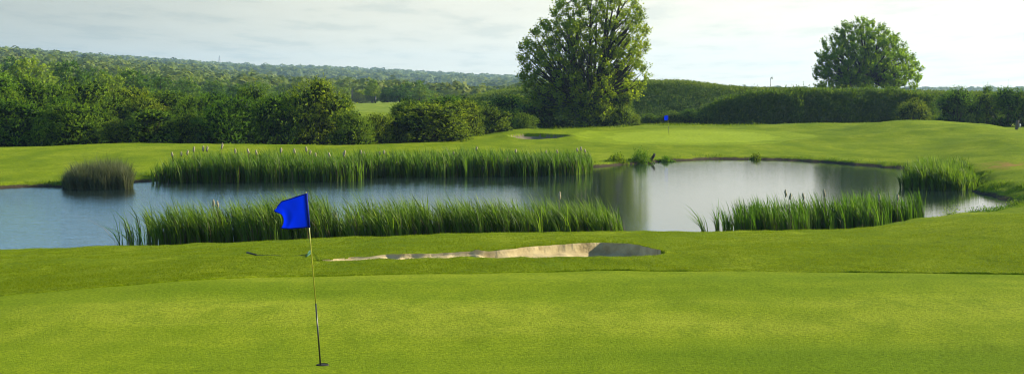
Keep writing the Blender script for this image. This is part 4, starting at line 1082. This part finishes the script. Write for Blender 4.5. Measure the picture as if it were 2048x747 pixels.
# practice net posts in the valley gap
def net():
    Y = 300.0; xa, xb2 = XW(704, Y), XW(751, Y); z0 = Hs(xa, Y); z1 = Hs(xb2, Y)
    root = empty('practice_net', (xa, Y, z0))
    for x, z, top in ((0, 0, 178), (xb2 - xa, z1 - z0, 192)):
        g = Geo(); tube(g, [(x, 0, z - .3), (x, 0, ZW(top, Y) - z0)], [.16, .14], 8); obj('pole', g.mesh('pole', M_blk, True), root)
    g = Geo(); W = xb2 - xa; zt0 = ZW(180, Y) - z0; zt1 = ZW(194, Y) - z0
    for i in range(34):
        t = i / 33
        tube(g, [(W * t, .02 * math.sin(i), .1), (W * t, .0, (zt0 * (1 - t) + zt1 * t) * (1 - .5 * math.sin(math.pi * t) * .3))], [.022, .022], 4, cap=False)
    for i in range(20):
        t = i / 19
        tube(g, [(0, 0, .1 + (zt0 - .1) * t), (W * .5, 0, .1 + ((zt0 + zt1) / 2 * .85 - .1) * t), (W, 0, .1 + (zt1 - .1) * t)], [.02, .02, .02], 4, cap=False)
    obj('netting', g.mesh('netting', M_blk), root)
    tag(root, 'dark practice net strung between two poles on the sunlit meadow', 'net')
net()
# mast behind the hedge and pylon on the ridge
root = empty('floodlight_mast', (XW(1541.5, 230), 230, 4))
g = Geo(); tube(g, [(0, 0, 0), (0, 0, ZW(156, 230) - 4)], [.09, .06], 8); obj('pole', g.mesh('pole', plain('grey_steel', (.22, .22, .22), .5, metal=.5), True), root)
g = Geo(); tube(g, [(0, 0, ZW(156, 230) - 4 - .1), (.25, 0, ZW(154.5, 230) - 4), (.3, 0, ZW(158, 230) - 4)], [.10, .14, .12], 8); obj('lamp_head', g.mesh('lamp_head', plain('pale_steel', (.4, .4, .4), .5)), root)
tag(root, 'thin grey mast with a small head rising behind the long hedge', 'mast')
Yp = 2500.0; xp = XW(439, Yp); zp = Hs(xp, Yp)
root = empty('radio_mast', (xp, Yp, zp)); zt = ZW(114, Yp) - zp
g = Geo()
for sx, sy in ((-1, -1), (1, -1), (1, 1), (-1, 1)): tube(g, [(sx * 2.4, sy * 2.4, 0), (sx * .8, sy * .8, zt)], [.35, .3], 4)
for i in range(7):
    za = zt * i / 7; zb3 = zt * (i + 1) / 7; w0 = 2.4 - 1.6 * i / 7; w1 = 2.4 - 1.6 * (i + 1) / 7
    tube(g, [(-w0, -w0, za), (w1, -w1, zb3)], [.22, .22], 4); tube(g, [(w0, -w0, za), (-w1, -w1, zb3)], [.22, .22], 4)
obj('lattice', g.mesh('lattice', plain('mast_steel', (.3, .3, .3), .6)), root)
g = Geo(); tube(g, [(0, 0, zt), (0, 0, zt + 3)], [.5, .3], 5); obj('aerial', g.mesh('aerial', M_blk), root)
tag(root, 'tiny lattice mast on the wooded far ridge above the hedgerow', 'mast')

# ------------------------------------------------------------------ haze
hz, nt, out = newmat('haze')
pv = nd(nt, 'ShaderNodeVolumePrincipled'); pv.inputs['Color'].default_value = (.48, .72, 1.0, 1); pv.inputs['Density'].default_value = 0.00013; pv.inputs['Anisotropy'].default_value = .2
nt.links.new(pv.outputs[0], out.inputs['Volume'])
bx = [(-5400, -60, -60), (5400, -60, -60), (5400, 3900, -60), (-5400, 3900, -60), (-5400, -60, 125), (5400, -60, 125), (5400, 3900, 125), (-5400, 3900, 125)]
me = mesh('haze', bx, [(0, 3, 2, 1), (4, 5, 6, 7), (0, 1, 5, 4), (1, 2, 6, 5), (2, 3, 7, 6), (3, 0, 4, 7)], hz)
tag(obj('haze', me), kind='stuff')

# ------------------------------------------------------------------ sky, sun, camera
SUN_AZ = math.atan2(.94, .34); SUN_EL = rad(24)         # azimuth from +Y toward +X
sd_ = Vector((math.sin(SUN_AZ) * math.cos(SUN_EL), math.cos(SUN_AZ) * math.cos(SUN_EL), math.sin(SUN_EL)))
L = bpy.data.lights.new('sun', 'SUN'); L.energy = 5.0; L.angle = rad(.53); L.color = (1.0, .90, .68)
lo = bpy.data.objects.new('sun', L); C.objects.link(lo); lo.rotation_euler = (-sd_).to_track_quat('-Z', 'Y').to_euler()
W = bpy.data.worlds.new('World'); S.world = W; W.use_nodes = True; nt = W.node_tree; nt.nodes.clear()
out = nd(nt, 'ShaderNodeOutputWorld'); bg = nd(nt, 'ShaderNodeBackground'); nt.links.new(bg.outputs[0], out.inputs[0])
sky = nd(nt, 'ShaderNodeTexSky', sky_type='NISHITA'); sky.sun_disc = False; sky.sun_elevation = SUN_EL; sky.sun_rotation = SUN_AZ
sky.air_density = 1.0; sky.dust_density = .4; sky.ozone_density = 1.5
tcn = nd(nt, 'ShaderNodeTexCoord'); dirv = tcn.outputs['Generated']
sep = nd(nt, 'ShaderNodeSeparateXYZ'); nt.links.new(dirv, sep.inputs[0])
# flat cloud deck: project the direction on a plane overhead
zc = math_(nt, 'MAXIMUM', sep.outputs['Z'], 0.0); zc = math_(nt, 'ADD', zc, .05)
cxy = nd(nt, 'ShaderNodeCombineXYZ'); nt.links.new(math_(nt, 'DIVIDE', sep.outputs['X'], zc), cxy.inputs[0]); nt.links.new(math_(nt, 'DIVIDE', sep.outputs['Y'], zc), cxy.inputs[1])
n1 = noise(nt, mapping(nt, cxy.outputs[0], (1, .55, 1)), .55, 7, .55)
n2 = noise(nt, mapping(nt, cxy.outputs[0], (1.0, .5, 1)), 1.7, 6, .6)
dt = nd(nt, 'ShaderNodeVectorMath', operation='DOT_PRODUCT'); nt.links.new(dirv, dt.inputs[0]); dt.inputs[1].default_value = sd_
glow = mrange(nt, dt.outputs['Value'], -.1, 1.0)
veil = mrange(nt, sep.outputs['Z'], .15, .078, 0.0, 1.25)                        # thick veil near the horizon, open above
cov = math_(nt, 'ADD', math_(nt, 'MULTIPLY', math_(nt, 'MULTIPLY', glow, mrange(nt, sep.outputs['Z'], .50, .20)), 1.15), math_(nt, 'ADD', veil, math_(nt, 'MULTIPLY', math_(nt, 'SUBTRACT', n1, .5), .45)), clamp=True)
CL = 7.5
white = ramp(nt, glow, [(0, (.46, .50, .45)), (.18, (.76, .765, .64)), (.50, (1.0, .975, .82)), (.9, (1.16, 1.12, .95)), (1, (1.8, 1.7, 1.4))])
sh = ramp(nt, n2, [(.36, (.86, .89, .90)), (.48, (1, 1, .99)), (.62, (1.04, 1.04, 1.03))])
cloud = mixc(nt, 1.0, white, sh, 'MULTIPLY')
sc = nd(nt, 'ShaderNodeVectorMath', operation='SCALE'); nt.links.new(cloud, sc.inputs[0]); sc.inputs['Scale'].default_value = CL
blue = mixc(nt, 1.0, sky.outputs[0], (.95, 1.35, 1.55), 'MULTIPLY')
bs_ = nd(nt, 'ShaderNodeVectorMath', operation='SCALE'); nt.links.new(blue, bs_.inputs[0]); nt.links.new(mrange(nt, sep.outputs['Z'], .08, .45, 1.9, 1.0), bs_.inputs['Scale']); blue = bs_.outputs[0]
final = mixc(nt, cov, blue, sc.outputs[0])
nt.links.new(final, bg.inputs[0]); bg.inputs[1].default_value = .06

cam = bpy.data.cameras.new('camera'); co = bpy.data.objects.new('camera', cam); C.objects.link(co)
co.location = (0, 0, CAMZ); co.rotation_euler = (rad(90), 0, 0)
cam.sensor_width = 36; cam.lens = 36 * F / 2048; cam.shift_y = -(373.5 - HY) / 2048; cam.clip_start = .1; cam.clip_end = 20000
S.camera = co
S.view_settings.view_transform = 'Standard'; S.view_settings.look = 'None'; S.view_settings.gamma = 1; S.view_settings.exposure = 1.25; S.view_settings.use_curve_mapping = False
S.render.engine = 'CYCLES'
cy = S.cycles; cy.use_denoising = True; cy.filter_width = 1.1; cy.max_bounces = 6; cy.diffuse_bounces = 2; cy.glossy_bounces = 3; cy.transmission_bounces = 4; cy.transparent_max_bounces = 4; cy.volume_bounces = 0
cy.use_adaptive_sampling = True; cy.adaptive_threshold = .004
